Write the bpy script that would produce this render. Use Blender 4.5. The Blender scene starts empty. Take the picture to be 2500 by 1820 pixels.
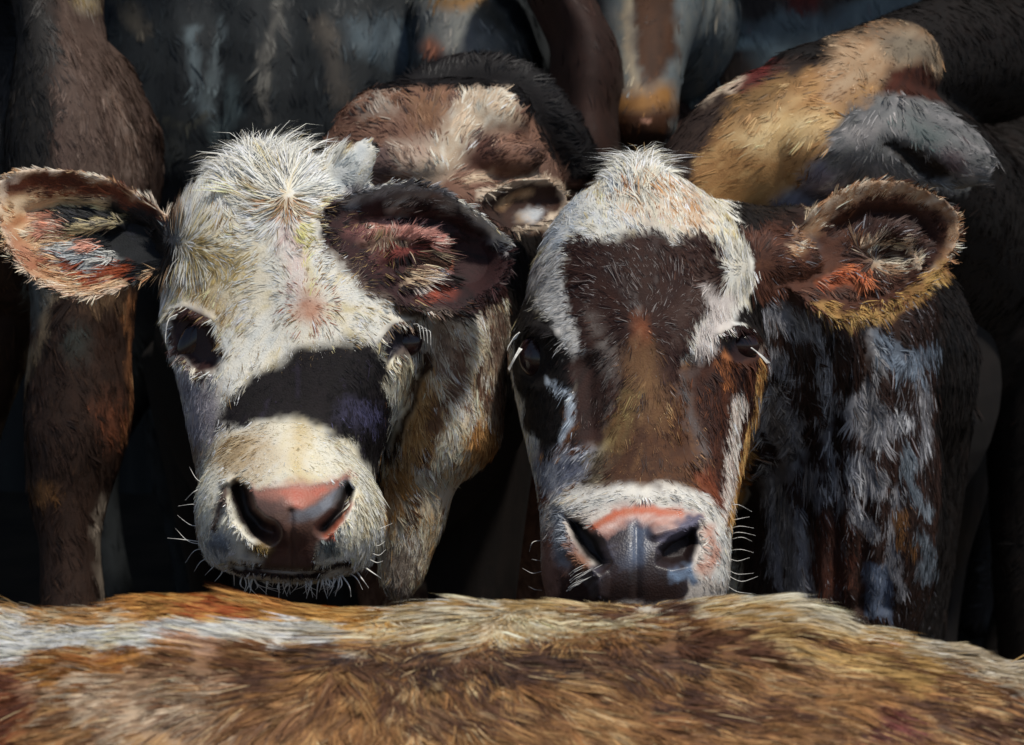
import bpy, bmesh, math
import numpy as np
from mathutils import Vector, Matrix
from mathutils.bvhtree import BVHTree
from mathutils.kdtree import KDTree

rng = np.random.default_rng(11)
scene = bpy.context.scene
col = scene.collection

# ------------------------------------------------------------------ camera
PITCH = math.radians(10.0)
CAM = np.array([0.0, 0.0, 1.5])
FPX = 5556.0                               # focal length in photo pixels (2500 wide, 80 mm)
RT = np.array([1.0, 0, 0])
FW = np.array([0, math.cos(PITCH), -math.sin(PITCH)])
UP = np.array([0, math.sin(PITCH), math.cos(PITCH)])
cd = bpy.data.cameras.new("camera")
cam = bpy.data.objects.new("camera", cd)
col.objects.link(cam)
cam.location = CAM
cam.rotation_euler = (math.pi / 2 - PITCH, 0, 0)
cd.lens = 80
cd.sensor_width = 36
cd.clip_start = 0.05
cd.clip_end = 500
cd.dof.use_dof = True
cd.dof.focus_distance = 2.44
cd.dof.aperture_fstop = 9.5
scene.camera = cam

# ------------------------------------------------------------------ light
SUN_EL = math.radians(64)
SUN_AZ = math.radians(40)                  # to the right of the view, from the camera's side
world = bpy.data.worlds.new("World")
scene.world = world
world.use_nodes = True
wn = world.node_tree
bg = wn.nodes["Background"]
sky = wn.nodes.new("ShaderNodeTexSky")
sky.sky_type = 'NISHITA'
sky.sun_disc = False
sky.sun_elevation = SUN_EL
sdir = np.array([math.cos(SUN_EL) * math.sin(SUN_AZ), -math.cos(SUN_EL) * math.cos(SUN_AZ), math.sin(SUN_EL)])
sky.sun_rotation = math.atan2(sdir[0], sdir[1])
wn.links.new(sky.outputs[0], bg.inputs[0])
bg.inputs[1].default_value = 0.075
sd_ = bpy.data.lights.new("sun", 'SUN')
sun = bpy.data.objects.new("sun", sd_)
col.objects.link(sun)
sun.rotation_euler = Vector(sdir).to_track_quat('Z', 'Y').to_euler()
sd_.energy = 3.0
sd_.angle = math.radians(5.0)
sd_.color = (1.0, 0.95, 0.87)
scene.view_settings.view_transform = 'Standard'
scene.view_settings.look = 'None'
scene.view_settings.exposure = 0.0
scene.view_settings.gamma = 1.0

# ------------------------------------------------------------------ helpers
def P(px, py, d):
    px = np.asarray(px, float); py = np.asarray(py, float); d = np.asarray(d, float)
    px, py, d = np.broadcast_arrays(px, py, d)
    return (CAM + d[..., None] * FW + ((px - 1250) / FPX * d)[..., None] * RT
            + ((910 - py) / FPX * d)[..., None] * UP)

def proj(co):
    v = co - CAM
    d = v @ FW
    return 1250 + (v @ RT) / d * FPX, 910 - (v @ UP) / d * FPX, d

def hash01(ix, iy, seed):
    h = (ix.astype(np.int64) * 374761393 + iy.astype(np.int64) * 668265263 + seed * 974634777) & 0x7fffffff
    h = ((h ^ (h >> 13)) * 1274126177) & 0x7fffffff
    h = (h ^ (h >> 16)) & 0xffffff
    return h / float(0xffffff)

def noise(x, y, seed=0):
    ix = np.floor(x); iy = np.floor(y)
    fx = x - ix; fy = y - iy
    fx = fx * fx * (3 - 2 * fx); fy = fy * fy * (3 - 2 * fy)
    a = hash01(ix, iy, seed); b = hash01(ix + 1, iy, seed)
    c = hash01(ix, iy + 1, seed); d = hash01(ix + 1, iy + 1, seed)
    return (a * (1 - fx) + b * fx) * (1 - fy) + (c * (1 - fx) + d * fx) * fy

def sdist(px, py, poly):
    """signed distance to a polygon, positive inside"""
    poly = np.asarray(poly, float)
    a = poly; b = np.roll(poly, -1, 0)
    best = np.full(px.shape, 1e12); inside = np.zeros(px.shape, bool)
    for (ax, ay), (bx, by) in zip(a, b):
        ex, ey = bx - ax, by - ay
        wx, wy = px - ax, py - ay
        t = np.clip((wx * ex + wy * ey) / (ex * ex + ey * ey + 1e-9), 0, 1)
        best = np.minimum(best, (wx - t * ex) ** 2 + (wy - t * ey) ** 2)
        cond = ((ay > py) != (by > py)) & (px < (bx - ax) * (py - ay) / (by - ay + 1e-12) + ax)
        inside ^= cond
    d = np.sqrt(best)
    return np.where(inside, d, -d)

def sdline(px, py, line, w):
    """distance to a polyline as a stroke of half width w, positive inside"""
    line = np.asarray(line, float)
    best = np.full(px.shape, 1e12)
    for (ax, ay), (bx, by) in zip(line[:-1], line[1:]):
        ex, ey = bx - ax, by - ay
        wx, wy = px - ax, py - ay
        t = np.clip((wx * ex + wy * ey) / (ex * ex + ey * ey + 1e-9), 0, 1)
        best = np.minimum(best, (wx - t * ex) ** 2 + (wy - t * ey) ** 2)
    return w - np.sqrt(best)

def shape_sd(px, py, shape):
    if shape[0] == 'poly':
        return sdist(px, py, shape[1])
    if shape[0] == 'line':
        return sdline(px, py, shape[1], shape[2])
    if shape[0] == 'ell':
        _, cx, cy, rx, ry, ang = shape
        c, s = math.cos(math.radians(ang)), math.sin(math.radians(ang))
        x = (px - cx) * c + (py - cy) * s; y = -(px - cx) * s + (py - cy) * c
        return (1 - np.sqrt((x / rx) ** 2 + (y / ry) ** 2)) * min(rx, ry)

def lin(c):
    c = np.asarray(c, float) / 255.0
    return np.where(c <= 0.04045, c / 12.92, ((c + 0.055) / 1.055) ** 2.4)

def smooth_interp(keys, n):
    """monotone-ish cubic through rows of keys; first column is the parameter"""
    k = np.asarray(keys, float)
    t = np.linspace(k[0, 0], k[-1, 0], n)
    out = [t]
    x = k[:, 0]
    for c in range(1, k.shape[1]):
        y = k[:, c]
        m = np.gradient(y, x)
        i = np.clip(np.searchsorted(x, t) - 1, 0, len(x) - 2)
        h = x[i + 1] - x[i]
        s = (t - x[i]) / h
        out.append((2 * s**3 - 3 * s**2 + 1) * y[i] + (s**3 - 2 * s**2 + s) * h * m[i]
                   + (-2 * s**3 + 3 * s**2) * y[i + 1] + (s**3 - s**2) * h * m[i + 1])
    return np.stack(out, 1)

class Shell:
    def __init__(self):
        self.v = []; self.f = []; self.n = 0
    def rings(self, rings):
        m = len(rings[0])
        base = self.n
        for r in rings:
            self.v.append(np.asarray(r)); self.n += m
        for i in range(len(rings) - 1):
            for j in range(m):
                a = base + i * m + j; b = base + i * m + (j + 1) % m
                self.f.append((a, b, b + m, a + m))
        c0 = self.n; self.v.append(np.mean(rings[0], 0)[None]); self.n += 1
        c1 = self.n; self.v.append(np.mean(rings[-1], 0)[None]); self.n += 1
        last = base + (len(rings) - 1) * m
        for j in range(m):
            self.f.append((c0, base + (j + 1) % m, base + j))
            self.f.append((c1, last + j, last + (j + 1) % m))
    def slices(self, keys, D, n=44, m=48):
        """stack of cross-sections: (py, cx, half width px, front, back, exponent)"""
        K = smooth_interp(keys, n)
        th = np.linspace(0, 2 * np.pi, m, endpoint=False)
        rings = []
        for py, cx, hw, yf, yb, p in K:
            hw = max(hw, 2.0)
            mid = D + (yf + yb) / 2; hd = max((yb - yf) / 2, 0.004)
            c = P(cx, py, mid)
            w = hw / FPX * mid
            co, si = np.cos(th), np.sin(th)
            x = np.sign(co) * np.abs(co) ** (2 / p) * w
            y = np.sign(si) * np.abs(si) ** (2 / p) * hd
            rings.append(c + x[:, None] * RT + y[:, None] * FW)
        self.rings(rings)
    def sweep(self, path, radii, m=28, flat=1.0):
        path = np.asarray(path, float)
        seg = np.r_[0, np.cumsum(np.linalg.norm(np.diff(path, axis=0), axis=1))]
        r = np.asarray(radii, float)
        K = smooth_interp(np.c_[seg, path, r], max(16, 8 * len(path)))
        pts = K[:, 1:4]; rad = np.maximum(K[:, 4], 0.004)
        tan = np.gradient(pts, axis=0)
        tan /= np.linalg.norm(tan, axis=1)[:, None]
        up = np.array([0, 0, 1.0]) if abs(tan[0] @ [0, 0, 1]) < 0.9 else np.array([0, 1.0, 0])
        rings = []
        th = np.linspace(0, 2 * np.pi, m, endpoint=False)
        a = np.cross(tan[0], up)
        for p, t, q in zip(pts, tan, rad):
            a = a - t * (a @ t); a /= np.linalg.norm(a)
            b = np.cross(t, a)
            rings.append(p + q * (np.cos(th)[:, None] * a + flat * np.sin(th)[:, None] * b))
        # round the ends off
        e0 = [rings[0].mean(0) - tan[0] * rad[0] * k + (rings[0] - rings[0].mean(0)) * s for k, s in ((0.55, 0.35), (0.3, 0.75))]
        e1 = [rings[-1].mean(0) + tan[-1] * rad[-1] * k + (rings[-1] - rings[-1].mean(0)) * s for k, s in ((0.3, 0.75), (0.55, 0.35))]
        self.rings(e0 + rings + e1)
    def ball(self, c, r, axes=None, n=18, m=28):
        """ellipsoid with radii r along (RT, FW, UP)"""
        c = np.asarray(c, float)
        A = (RT, FW, UP) if axes is None else axes
        th = np.linspace(0, 2 * np.pi, m, endpoint=False)
        rings = []
        for ph in np.linspace(-1.5, 1.5, n):
            rings.append(c + math.sin(ph) * r[2] * A[2]
                         + math.cos(ph) * (np.cos(th)[:, None] * r[0] * A[0] + np.sin(th)[:, None] * r[1] * A[1]))
        self.rings(rings)
    def ear(self, upper, lower, d0, d1, cup, thick=0.012, tilt=0.0, curl=0.0, ns=36, nt=22):
        """cupped leaf between two outlines traced root to tip, open towards the viewer"""
        def resample(l, n):
            l = np.asarray(l, float)
            s = np.r_[0, np.cumsum(np.linalg.norm(np.diff(l, axis=0), axis=1))]
            return smooth_interp(np.c_[s / s[-1], l], n)[:, 1:]
        u = resample(upper, ns); l = resample(lower, ns)
        rings = []
        for i in range(ns):
            s = i / (ns - 1)
            t = np.sin(np.linspace(-np.pi / 2, np.pi / 2, nt))
            q = u[i] * (1 - t[:, None]) / 2 + l[i] * (1 + t[:, None]) / 2
            env = min(1.0, 4 * (1 - s)) * (0.55 + 0.45 * min(1, s * 3))
            d = d0 + (d1 - d0) * s + cup * env * (1 - t * t) + tilt * t * env - curl * np.clip(-t, 0, 1) ** 3 * env
            th = thick * (0.25 + 0.75 * np.sqrt(np.clip(1 - t ** 6, 0, 1)))
            front = P(q[:, 0], q[:, 1], d)
            back = P(q[:, 0], q[:, 1], d + th)
            rings.append(np.concatenate([front, back[::-1]]))
        self.rings(rings)
    def mesh(self, voxel, smooth=4):
        me = bpy.data.meshes.new("tmp")
        me.from_pydata(np.concatenate(self.v).tolist(), [], [tuple(f) for f in self.f])
        bm = bmesh.new(); bm.from_mesh(me)
        bmesh.ops.recalc_face_normals(bm, faces=bm.faces)
        bm.to_mesh(me); bm.free()
        ob = bpy.data.objects.new("tmp", me); col.objects.link(ob)
        md = ob.modifiers.new("r", 'REMESH'); md.mode = 'VOXEL'; md.voxel_size = voxel
        dg = bpy.context.evaluated_depsgraph_get()
        out = bpy.data.meshes.new_from_object(ob.evaluated_get(dg))
        bpy.data.objects.remove(ob); bpy.data.meshes.remove(me)
        co = get_co(out)
        e = np.empty(len(out.edges) * 2, np.int32); out.edges.foreach_get("vertices", e); e = e.reshape(-1, 2)
        cnt = np.bincount(e.ravel(), minlength=len(co)).astype(float)[:, None]
        for k in range(smooth):
            acc = np.zeros_like(co)
            for c in range(3):
                acc[:, c] = np.bincount(e[:, 0], co[e[:, 1], c], len(co)) + np.bincount(e[:, 1], co[e[:, 0], c], len(co))
            lap = acc / np.maximum(cnt, 1) - co
            co = co + lap * (0.6 if k % 2 == 0 else 0.5) * (1 if k % 2 == 0 else -0.55)
            if k % 2 == 0:
                co = co + 0
        out.vertices.foreach_set("co", co.ravel()); out.update()
        return out

def get_co(me):
    co = np.empty(len(me.vertices) * 3); me.vertices.foreach_get("co", co)
    return co.reshape(-1, 3)

def get_no(me):
    no = np.empty(len(me.vertices) * 3); me.vertex_normals.foreach_get("vector", no)
    return no.reshape(-1, 3)

def refine(me, shapes, pad=30):
    """split the faces under the shapes (nose pads, eyelids) so their markings stay crisp"""
    co = get_co(me); px, py, d = proj(co); no = get_no(me)
    m = np.zeros(len(co), bool)
    for s in shapes:
        m |= shape_sd(px, py, s) > -pad
    m &= (no @ FW) < 0.25
    m &= d < 2.9
    bm = bmesh.new(); bm.from_mesh(me); bm.verts.ensure_lookup_table()
    es = [e for e in bm.edges if m[e.verts[0].index] and m[e.verts[1].index]]
    bmesh.ops.subdivide_edges(bm, edges=es, cuts=2, use_grid_fill=True, smooth=0.4)
    bm.to_mesh(me); bm.free(); me.update()

def displace(me, dents):
    """soft dents and swellings: (shape, amount in metres along the view, softness px, deepest distance)"""
    co = get_co(me); px, py, d = proj(co); no = get_no(me)
    facing = np.clip(-(no @ FW) * 1.6 + 0.25, 0, 1)
    for shape, amt, soft, dmax in dents:
        s = np.clip(shape_sd(px, py, shape) / soft + 0.5, 0, 1)
        s = s * s * (3 - 2 * s) * facing * (d < dmax)
        co = co + (s * amt)[:, None] * FW
    me.vertices.foreach_set("co", co.ravel()); me.update()

# ------------------------------------------------------------------ coat colours
def pal(*items):
    c = np.array([lin(i[:3]) for i in items]); w = np.array([i[3] for i in items], float)
    return c, w / w.sum()

def coat_eval(px, py, layers, seed, per_hair=True, d=None, dcoat=99, lockr=None, flow=None, streak=11.0):
    """colour and wetness at each root; hairs choose their colour one by one, the skin takes the mean"""
    n = len(px)
    colr = np.zeros((n, 3)); wet = np.zeros(n)
    wx = px + 26 * (noise(px / 45, py / 45, seed) - 0.5) + 12 * (noise(px / 14, py / 14, seed + 1) - 0.5)
    wy = py + 26 * (noise(px / 45, py / 45, seed + 2) - 0.5) + 12 * (noise(px / 14, py / 14, seed + 3) - 0.5)
    u = 0.5 * noise(px / 60, py / 38, seed + 4) + 0.5 * noise(px / 20, py / 17, seed + 5)
    u = np.clip((u - 0.5) * 1.55 + 0.5, 0, 1)
    if flow is not None:
        # colour runs in streaks along the lie of the coat
        acc = np.zeros(n); cnt = 0
        for sg in (1, -1):
            qx, qy = px.copy(), py.copy()
            for k in range(5):
                fx, fy = flow_eval(qx, qy, flow)
                ln = np.sqrt(fx * fx + fy * fy) + 1e-9
                acc += noise(qx / streak, qy / streak, seed + 6) + 0.6 * noise(qx / (2.6 * streak), qy / (2.6 * streak), seed + 7); cnt += 1.6
                qx += sg * streak * 1.1 * fx / ln; qy += sg * streak * 1.1 * fy / ln
        su = np.clip((acc / cnt - 0.5) * 3.8 + 0.5, 0, 1)
        u = np.clip(0.72 * su + 0.28 * u, 0, 1)
        if not per_hair:
            u = 0.5 + 0.6 * (u - 0.5)
    if per_hair:
        u = np.clip(0.6 * u + 0.25 * (lockr if lockr is not None else rng.random(n)) + 0.15 * rng.random(n), 0, 0.999)
        u = np.clip((u - 0.5) * 1.3 + 0.5, 0, 0.999)
    for L in layers:
        shape, soft, (c, w), wt = L[:4]
        if shape is None:
            m = np.ones(n)
        else:
            k = L[4] if len(L) > 4 else 1.0
            qx = px + (wx - px) * k; qy = py + (wy - py) * k
            m = np.clip(0.5 + shape_sd(qx, qy, shape) / soft, 0, 1)
            if d is not None:
                m = m * (d < dcoat)            # the pattern belongs to the head and neck, the trunk's near-black base paints in shade
        cw = np.cumsum(w)
        # soft palette pick
        if per_hair:
            idx = np.minimum(np.searchsorted(cw, u), len(c) - 1)
            cc = c[idx]
            pick = ((0.5 * (lockr if lockr is not None else 0.5) + 0.25 + 0.5 * (rng.random(n) - 0.5)) < m).astype(float)
        else:
            mid = cw - w / 2
            cc = np.stack([np.interp(u, mid, c[:, k2]) for k2 in range(3)], 1)
            pick = m
        colr = colr * (1 - pick[:, None]) + cc * pick[:, None]
        wet = wet * (1 - pick) + wt * pick
    return colr, wet

def flow_eval(px, py, flow):
    vx = np.zeros_like(px); vy = np.zeros_like(px)
    for f in flow:
        kind, cx, cy, r = f[:4]
        dx, dy = px - cx, py - cy
        ds = np.sqrt(dx * dx + dy * dy) + 1e-6
        w = np.exp(-(ds / r) ** 2) + 1e-5
        if kind == 'rad':
            vx += w * dx / ds; vy += w * dy / ds
        elif kind == 'curl':
            vx += w * (-dy / ds); vy += w * (dx / ds)
        else:
            vx += w * f[4]; vy += w * f[5]
    return vx, vy

def bumps(px, py, base, bs):
    v = np.full(px.shape, float(base))
    for cx, cy, r, val in bs:
        v += np.exp(-((px - cx) ** 2 + (py - cy) ** 2) / r ** 2) * (val - base)
    return v

def set_attr(me, name, data, kind):
    at = me.attributes.new(name, kind, 'POINT')
    if kind == 'FLOAT_COLOR':
        d4 = np.ones((len(data), 4), np.float32); d4[:, :3] = data
        at.data.foreach_set("color", d4.ravel())
    else:
        at.data.foreach_set("value", np.asarray(data, np.float32))

def coat_material(name, rough, bump):
    m = bpy.data.materials.new(name); m.use_nodes = True
    nt = m.node_tree; b = nt.nodes["Principled BSDF"]
    a = nt.nodes.new("ShaderNodeAttribute"); a.attribute_name = "coat"
    nt.links.new(a.outputs["Color"], b.inputs["Base Color"])
    w = nt.nodes.new("ShaderNodeAttribute"); w.attribute_name = "wet"
    mr = nt.nodes.new("ShaderNodeMapRange")
    mr.inputs[3].default_value = rough; mr.inputs[4].default_value = 0.36
    nt.links.new(w.outputs["Fac"], mr.inputs[0]); nt.links.new(mr.outputs[0], b.inputs["Roughness"])
    ms = nt.nodes.new("ShaderNodeMapRange")
    ms.inputs[3].default_value = 0.28; ms.inputs[4].default_value = 0.65
    nt.links.new(w.outputs["Fac"], ms.inputs[0]); nt.links.new(ms.outputs[0], b.inputs["Specular IOR Level"])
    if bump:
        tc = nt.nodes.new("ShaderNodeTexCoord")
        vz = nt.nodes.new("ShaderNodeTexVoronoi"); vz.inputs["Scale"].default_value = 420
        nt.links.new(tc.outputs["Object"], vz.inputs["Vector"])
        bp = nt.nodes.new("ShaderNodeBump"); bp.inputs["Strength"].default_value = 0.16; bp.inputs["Distance"].default_value = 0.002
        nt.links.new(vz.outputs["Distance"], bp.inputs["Height"]); nt.links.new(bp.outputs[0], b.inputs["Normal"])
    return m

M_SKIN = coat_material("hide", 0.75, True)
M_FUR = coat_material("fur", 0.55, False)

def simple(name, c, rough=0.5, spec=0.5):
    m = bpy.data.materials.new(name); m.use_nodes = True
    b = m.node_tree.nodes["Principled BSDF"]
    b.inputs["Base Color"].default_value = (*c, 1); b.inputs["Roughness"].default_value = rough
    b.inputs["Specular IOR Level"].default_value = spec
    return m

M_EYE = simple("eyeball", (0.022, 0.010, 0.010), 0.16, 0.5)
M_LASH = simple("pale_hair", (0.80, 0.78, 0.72), 0.5, 0.3)

def ribbon_mesh(name, V, F_quads, F_tris):
    me = bpy.data.meshes.new(name)
    nq, ntr = len(F_quads), len(F_tris)
    me.vertices.add(len(V)); me.vertices.foreach_set("co", np.ascontiguousarray(V, np.float32).ravel())
    loops = np.concatenate([F_quads.ravel(), F_tris.ravel()]).astype(np.int32)
    me.loops.add(len(loops)); me.loops.foreach_set("vertex_index", loops)
    me.polygons.add(nq + ntr)
    starts = np.concatenate([np.arange(nq) * 4, nq * 4 + np.arange(ntr) * 3]).astype(np.int32)
    me.polygons.foreach_set("loop_start", starts)
    me.polygons.foreach_set("use_smooth", np.ones(nq + ntr, bool))
    me.update(calc_edges=True)
    return me

def grow_fur(me, n, layers, flow, seed, length, lens=(), lift=0.3, lifts=(), width=3.2, bald=(), facing=0.25,
             box=(-600, -250, 3000, 1950), dmax=99, jitter=0.28, thin=(), clump=0.5, weight=None, dcoat=99, lock=11, gather=0.5, streak=11.0, flecks=()):
    """short tapered blades rooted on the hide, combed along the flow"""
    me.calc_loop_triangles()
    tri = np.empty(len(me.loop_triangles) * 3, np.int32); me.loop_triangles.foreach_get("vertices", tri); tri = tri.reshape(-1, 3)
    co = get_co(me); no = get_no(me)
    a, b, c = co[tri[:, 0]], co[tri[:, 1]], co[tri[:, 2]]
    ar = np.linalg.norm(np.cross(b - a, c - a), axis=1)
    ctr = (a + b + c) / 3
    px, py, d = proj(ctr)
    vd = ctr - CAM; vd /= np.linalg.norm(vd, axis=1)[:, None]
    nf = -(no[tri].mean(1) * vd).sum(1)
    keep = (nf > -facing) & (px > box[0]) & (px < box[2]) & (py > box[1]) & (py < box[3]) & (d < dmax)
    w = ar * keep / np.maximum(d, 1) ** 2
    if weight is not None:
        w = w * weight(px, py)
    w /= w.sum()
    t = rng.choice(len(tri), n, p=w)
    r1 = np.sqrt(rng.random(n)); r2 = rng.random(n)
    wa, wb, wc = 1 - r1, r1 * (1 - r2), r1 * r2
    root = wa[:, None] * a[t] + wb[:, None] * b[t] + wc[:, None] * c[t]
    N = wa[:, None] * no[tri[t, 0]] + wb[:, None] * no[tri[t, 1]] + wc[:, None] * no[tri[t, 2]]
    N /= np.linalg.norm(N, axis=1)[:, None] + 1e-9
    px, py, d = proj(root)
    ok = np.ones(n, bool)
    for s in bald:
        ok &= shape_sd(px, py, s) < 4 * (rng.random(n) - 0.2)
    root, N, px, py, d = root[ok], N[ok], px[ok], py[ok], d[ok]
    n = len(root)
    nl = max(20, n // lock)
    lk = rng.choice(n, nl, replace=False)
    kd = KDTree(nl)
    for i, j in enumerate(lk):
        kd.insert(root[j], i)
    kd.balance()
    li = np.fromiter((kd.find(r)[1] for r in root), np.int64, n)
    lockr = rng.random(nl)[li]
    f0x, f0y = flow_eval(px, py, flow); f0 = np.sqrt(f0x**2 + f0y**2) + 1e-9
    l0 = 0.5 * bumps(px, py, length, lens)
    colr, _ = coat_eval(px + l0 * f0x / f0, py + l0 * f0y / f0, layers, seed, True, d, dcoat, lockr, flow, streak)
    for shp, prob, c in flecks:             # single odd-coloured hairs
        hit = (shape_sd(px, py, shp) > 0) & (rng.random(n) < prob)
        colr[hit] = lin(c)
    colr = colr * np.exp(rng.normal(0, 0.12, n) + rng.normal(0, 0.19, nl)[li])[:, None]
    fx, fy = flow_eval(px, py, flow)
    # neighbouring hairs lean together in locks
    ang = (noise(px / 26, py / 26, seed + 9) - 0.5) * 2.6 * clump + (noise(px / 90, py / 90, seed + 8) - 0.5) * 1.3 * clump + rng.normal(0, jitter * 0.5, n) + rng.normal(0, jitter * 0.8, nl)[li]
    ca, sa = np.cos(ang), np.sin(ang)
    fx, fy = fx * ca - fy * sa, fx * sa + fy * ca
    T = fx[:, None] * RT - fy[:, None] * UP + 1e-5 * rng.normal(size=(n, 3))
    T = T - N * (T * N).sum(1)[:, None]
    T /= np.linalg.norm(T, axis=1)[:, None] + 1e-9
    sc = d / FPX
    L = bumps(px, py, length, lens) * np.exp(rng.normal(0, 0.18, n) + rng.normal(0, 0.2, nl)[li]) * sc
    for s, k in thin:
        L = np.where(shape_sd(px, py, s) > 0, L * k, L)
    W = width * np.exp(rng.normal(0, 0.25, n)) * sc * 0.5
    LF = np.clip(bumps(px, py, lift, lifts) * np.exp(rng.normal(0, 0.35, n)), 0.03, 1.6)
    B = np.cross(N, T)
    roll = rng.normal(0, 0.45, n)
    B = B * np.cos(roll)[:, None] + N * np.sin(roll)[:, None]
    side = rng.normal(0, 0.12, n)
    V = np.empty((n, 7, 3))
    for k, (tt, ww) in enumerate(((0, 0.75), (0.33, 1.0), (0.68, 0.7))):
        p = root - N * (0.0012) + (L * tt)[:, None] * T + (L * LF * (tt - 0.62 * tt * tt))[:, None] * N + (L * side * tt * tt)[:, None] * np.cross(N, T)
        V[:, 2 * k] = p - B * (W * ww)[:, None]
        V[:, 2 * k + 1] = p + B * (W * ww)[:, None]
    V[:, 6] = root + L[:, None] * T + (L * LF * 0.38)[:, None] * N + (L * side)[:, None] * np.cross(N, T)
    # the tips of a lock draw together
    tip = V[:, 6].copy(); ltip = tip[lk][li]
    pull = gather * (ltip - tip)
    pl = np.linalg.norm(pull, axis=1)
    pull *= np.minimum(1, 0.8 * L / (pl + 1e-9))[:, None]
    V[:, 6] += pull
    V[:, 4:6] += 0.45 * pull[:, None]; V[:, 2:4] += 0.1 * pull[:, None]
    i0 = (np.arange(n) * 7)[:, None]
    Q = np.concatenate([i0 + np.array([[1, 0, 2, 3]]), i0 + np.array([[3, 2, 4, 5]])])
    Tr = i0 + np.array([[5, 4, 6]])
    fm = ribbon_mesh("fur", V.reshape(-1, 3), Q, Tr)
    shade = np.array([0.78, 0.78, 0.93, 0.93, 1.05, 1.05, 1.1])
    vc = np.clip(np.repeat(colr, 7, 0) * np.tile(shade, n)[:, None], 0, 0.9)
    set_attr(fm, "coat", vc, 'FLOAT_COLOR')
    # blades shade mostly like the hide beneath them
    bn = np.cross(T, B); bn *= np.sign((bn * N).sum(1))[:, None]
    sn = 0.62 * N + 0.38 * bn; sn /= np.linalg.norm(sn, axis=1)[:, None] + 1e-9
    fm.normals_split_custom_set_from_vertices(np.repeat(sn, 7, 0).tolist())
    fm.materials.append(M_FUR)
    return fm

def strands(name, curves, r0, mat):
    """whiskers, lashes: thin tapered tubes along short curves"""
    V, F = [], []
    n = 0
    for pts in curves:
        pts = np.asarray(pts, float)
        K = smooth_interp(np.c_[np.linspace(0, 1, len(pts)), pts], 9)[:, 1:]
        for i, p in enumerate(K):
            t = i / 8
            r = r0 * (1 - 0.85 * t)
            for k in range(4):
                V.append(p + r * (math.cos(k * math.pi / 2) * RT + math.sin(k * math.pi / 2) * UP * 0.7 + math.sin(k * math.pi / 2) * FW * 0.7))
        for i in range(8):
            for k in range(4):
                a = n + i * 4 + k; b = n + i * 4 + (k + 1) % 4
                F.append((a, b, b + 4, a + 4))
        F.append((n + 35, n + 34, n + 33, n + 32)); F.append((n, n + 1, n + 2, n + 3))
        n += 36
    me = bpy.data.meshes.new(name); me.from_pydata([tuple(v) for v in V], [], F); me.update()
    me.polygons.foreach_set("use_smooth", np.ones(len(me.polygons), bool))
    me.materials.append(mat)
    return me

def thing(name, loc, label, cat, group=None):
    o = bpy.data.objects.new(name, None); col.objects.link(o)
    o.empty_display_size = 0.1; o.location = loc
    o["label"] = label; o["category"] = cat
    if group: o["group"] = group
    bpy.context.view_layer.update()
    return o

def part(name, me, parent):
    o = bpy.data.objects.new(name, me); col.objects.link(o)
    o.parent = parent; o.matrix_parent_inverse = Matrix.Translation(-Vector(parent.location))
    return o

def sub(name, me, parent):
    bpy.context.view_layer.update()
    o = bpy.data.objects.new(name, me); col.objects.link(o)
    o.parent = parent; o.matrix_parent_inverse = parent.matrix_world.inverted()
    return o

def finish_body(me, layers, seed, dcoat=99, flow=None, streak=9.0):
    co = get_co(me); px, py, d = proj(co)
    c, w = coat_eval(px, py, layers, seed, False, d, dcoat, None, flow, streak)
    set_attr(me, "coat", c, 'FLOAT_COLOR'); set_attr(me, "wet", w, 'FLOAT')
    me.polygons.foreach_set("use_smooth", np.ones(len(me.polygons), bool))
    me.materials.clear(); me.materials.append(M_SKIN)

def ray(me_bvh, px, py):
    o = Vector(CAM); v = Vector(P(px, py, 1.0) - CAM).normalized()
    h = me_bvh.ray_cast(o, v, 8.0)
    return np.array(h[0]), np.array(h[1])

def bvh_of(me):
    me.calc_loop_triangles()
    return BVHTree.FromPolygons([tuple(v) for v in get_co(me)], [tuple(p.vertices) for p in me.polygons])

def eye_mesh(c, axes, r):
    bm = bmesh.new()
    bmesh.ops.create_uvsphere(bm, u_segments=28, v_segments=18, radius=1.0)
    A = np.array(axes)
    for v in bm.verts:
        q = c + v.co.x * r[0] * A[0] + v.co.y * r[1] * A[1] + v.co.z * r[2] * A[2]
        v.co = q
    me = bpy.data.meshes.new("eye"); bm.to_mesh(me); bm.free()
    me.polygons.foreach_set("use_smooth", np.ones(len(me.polygons), bool))
    me.materials.append(M_EYE)
    return me

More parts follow.
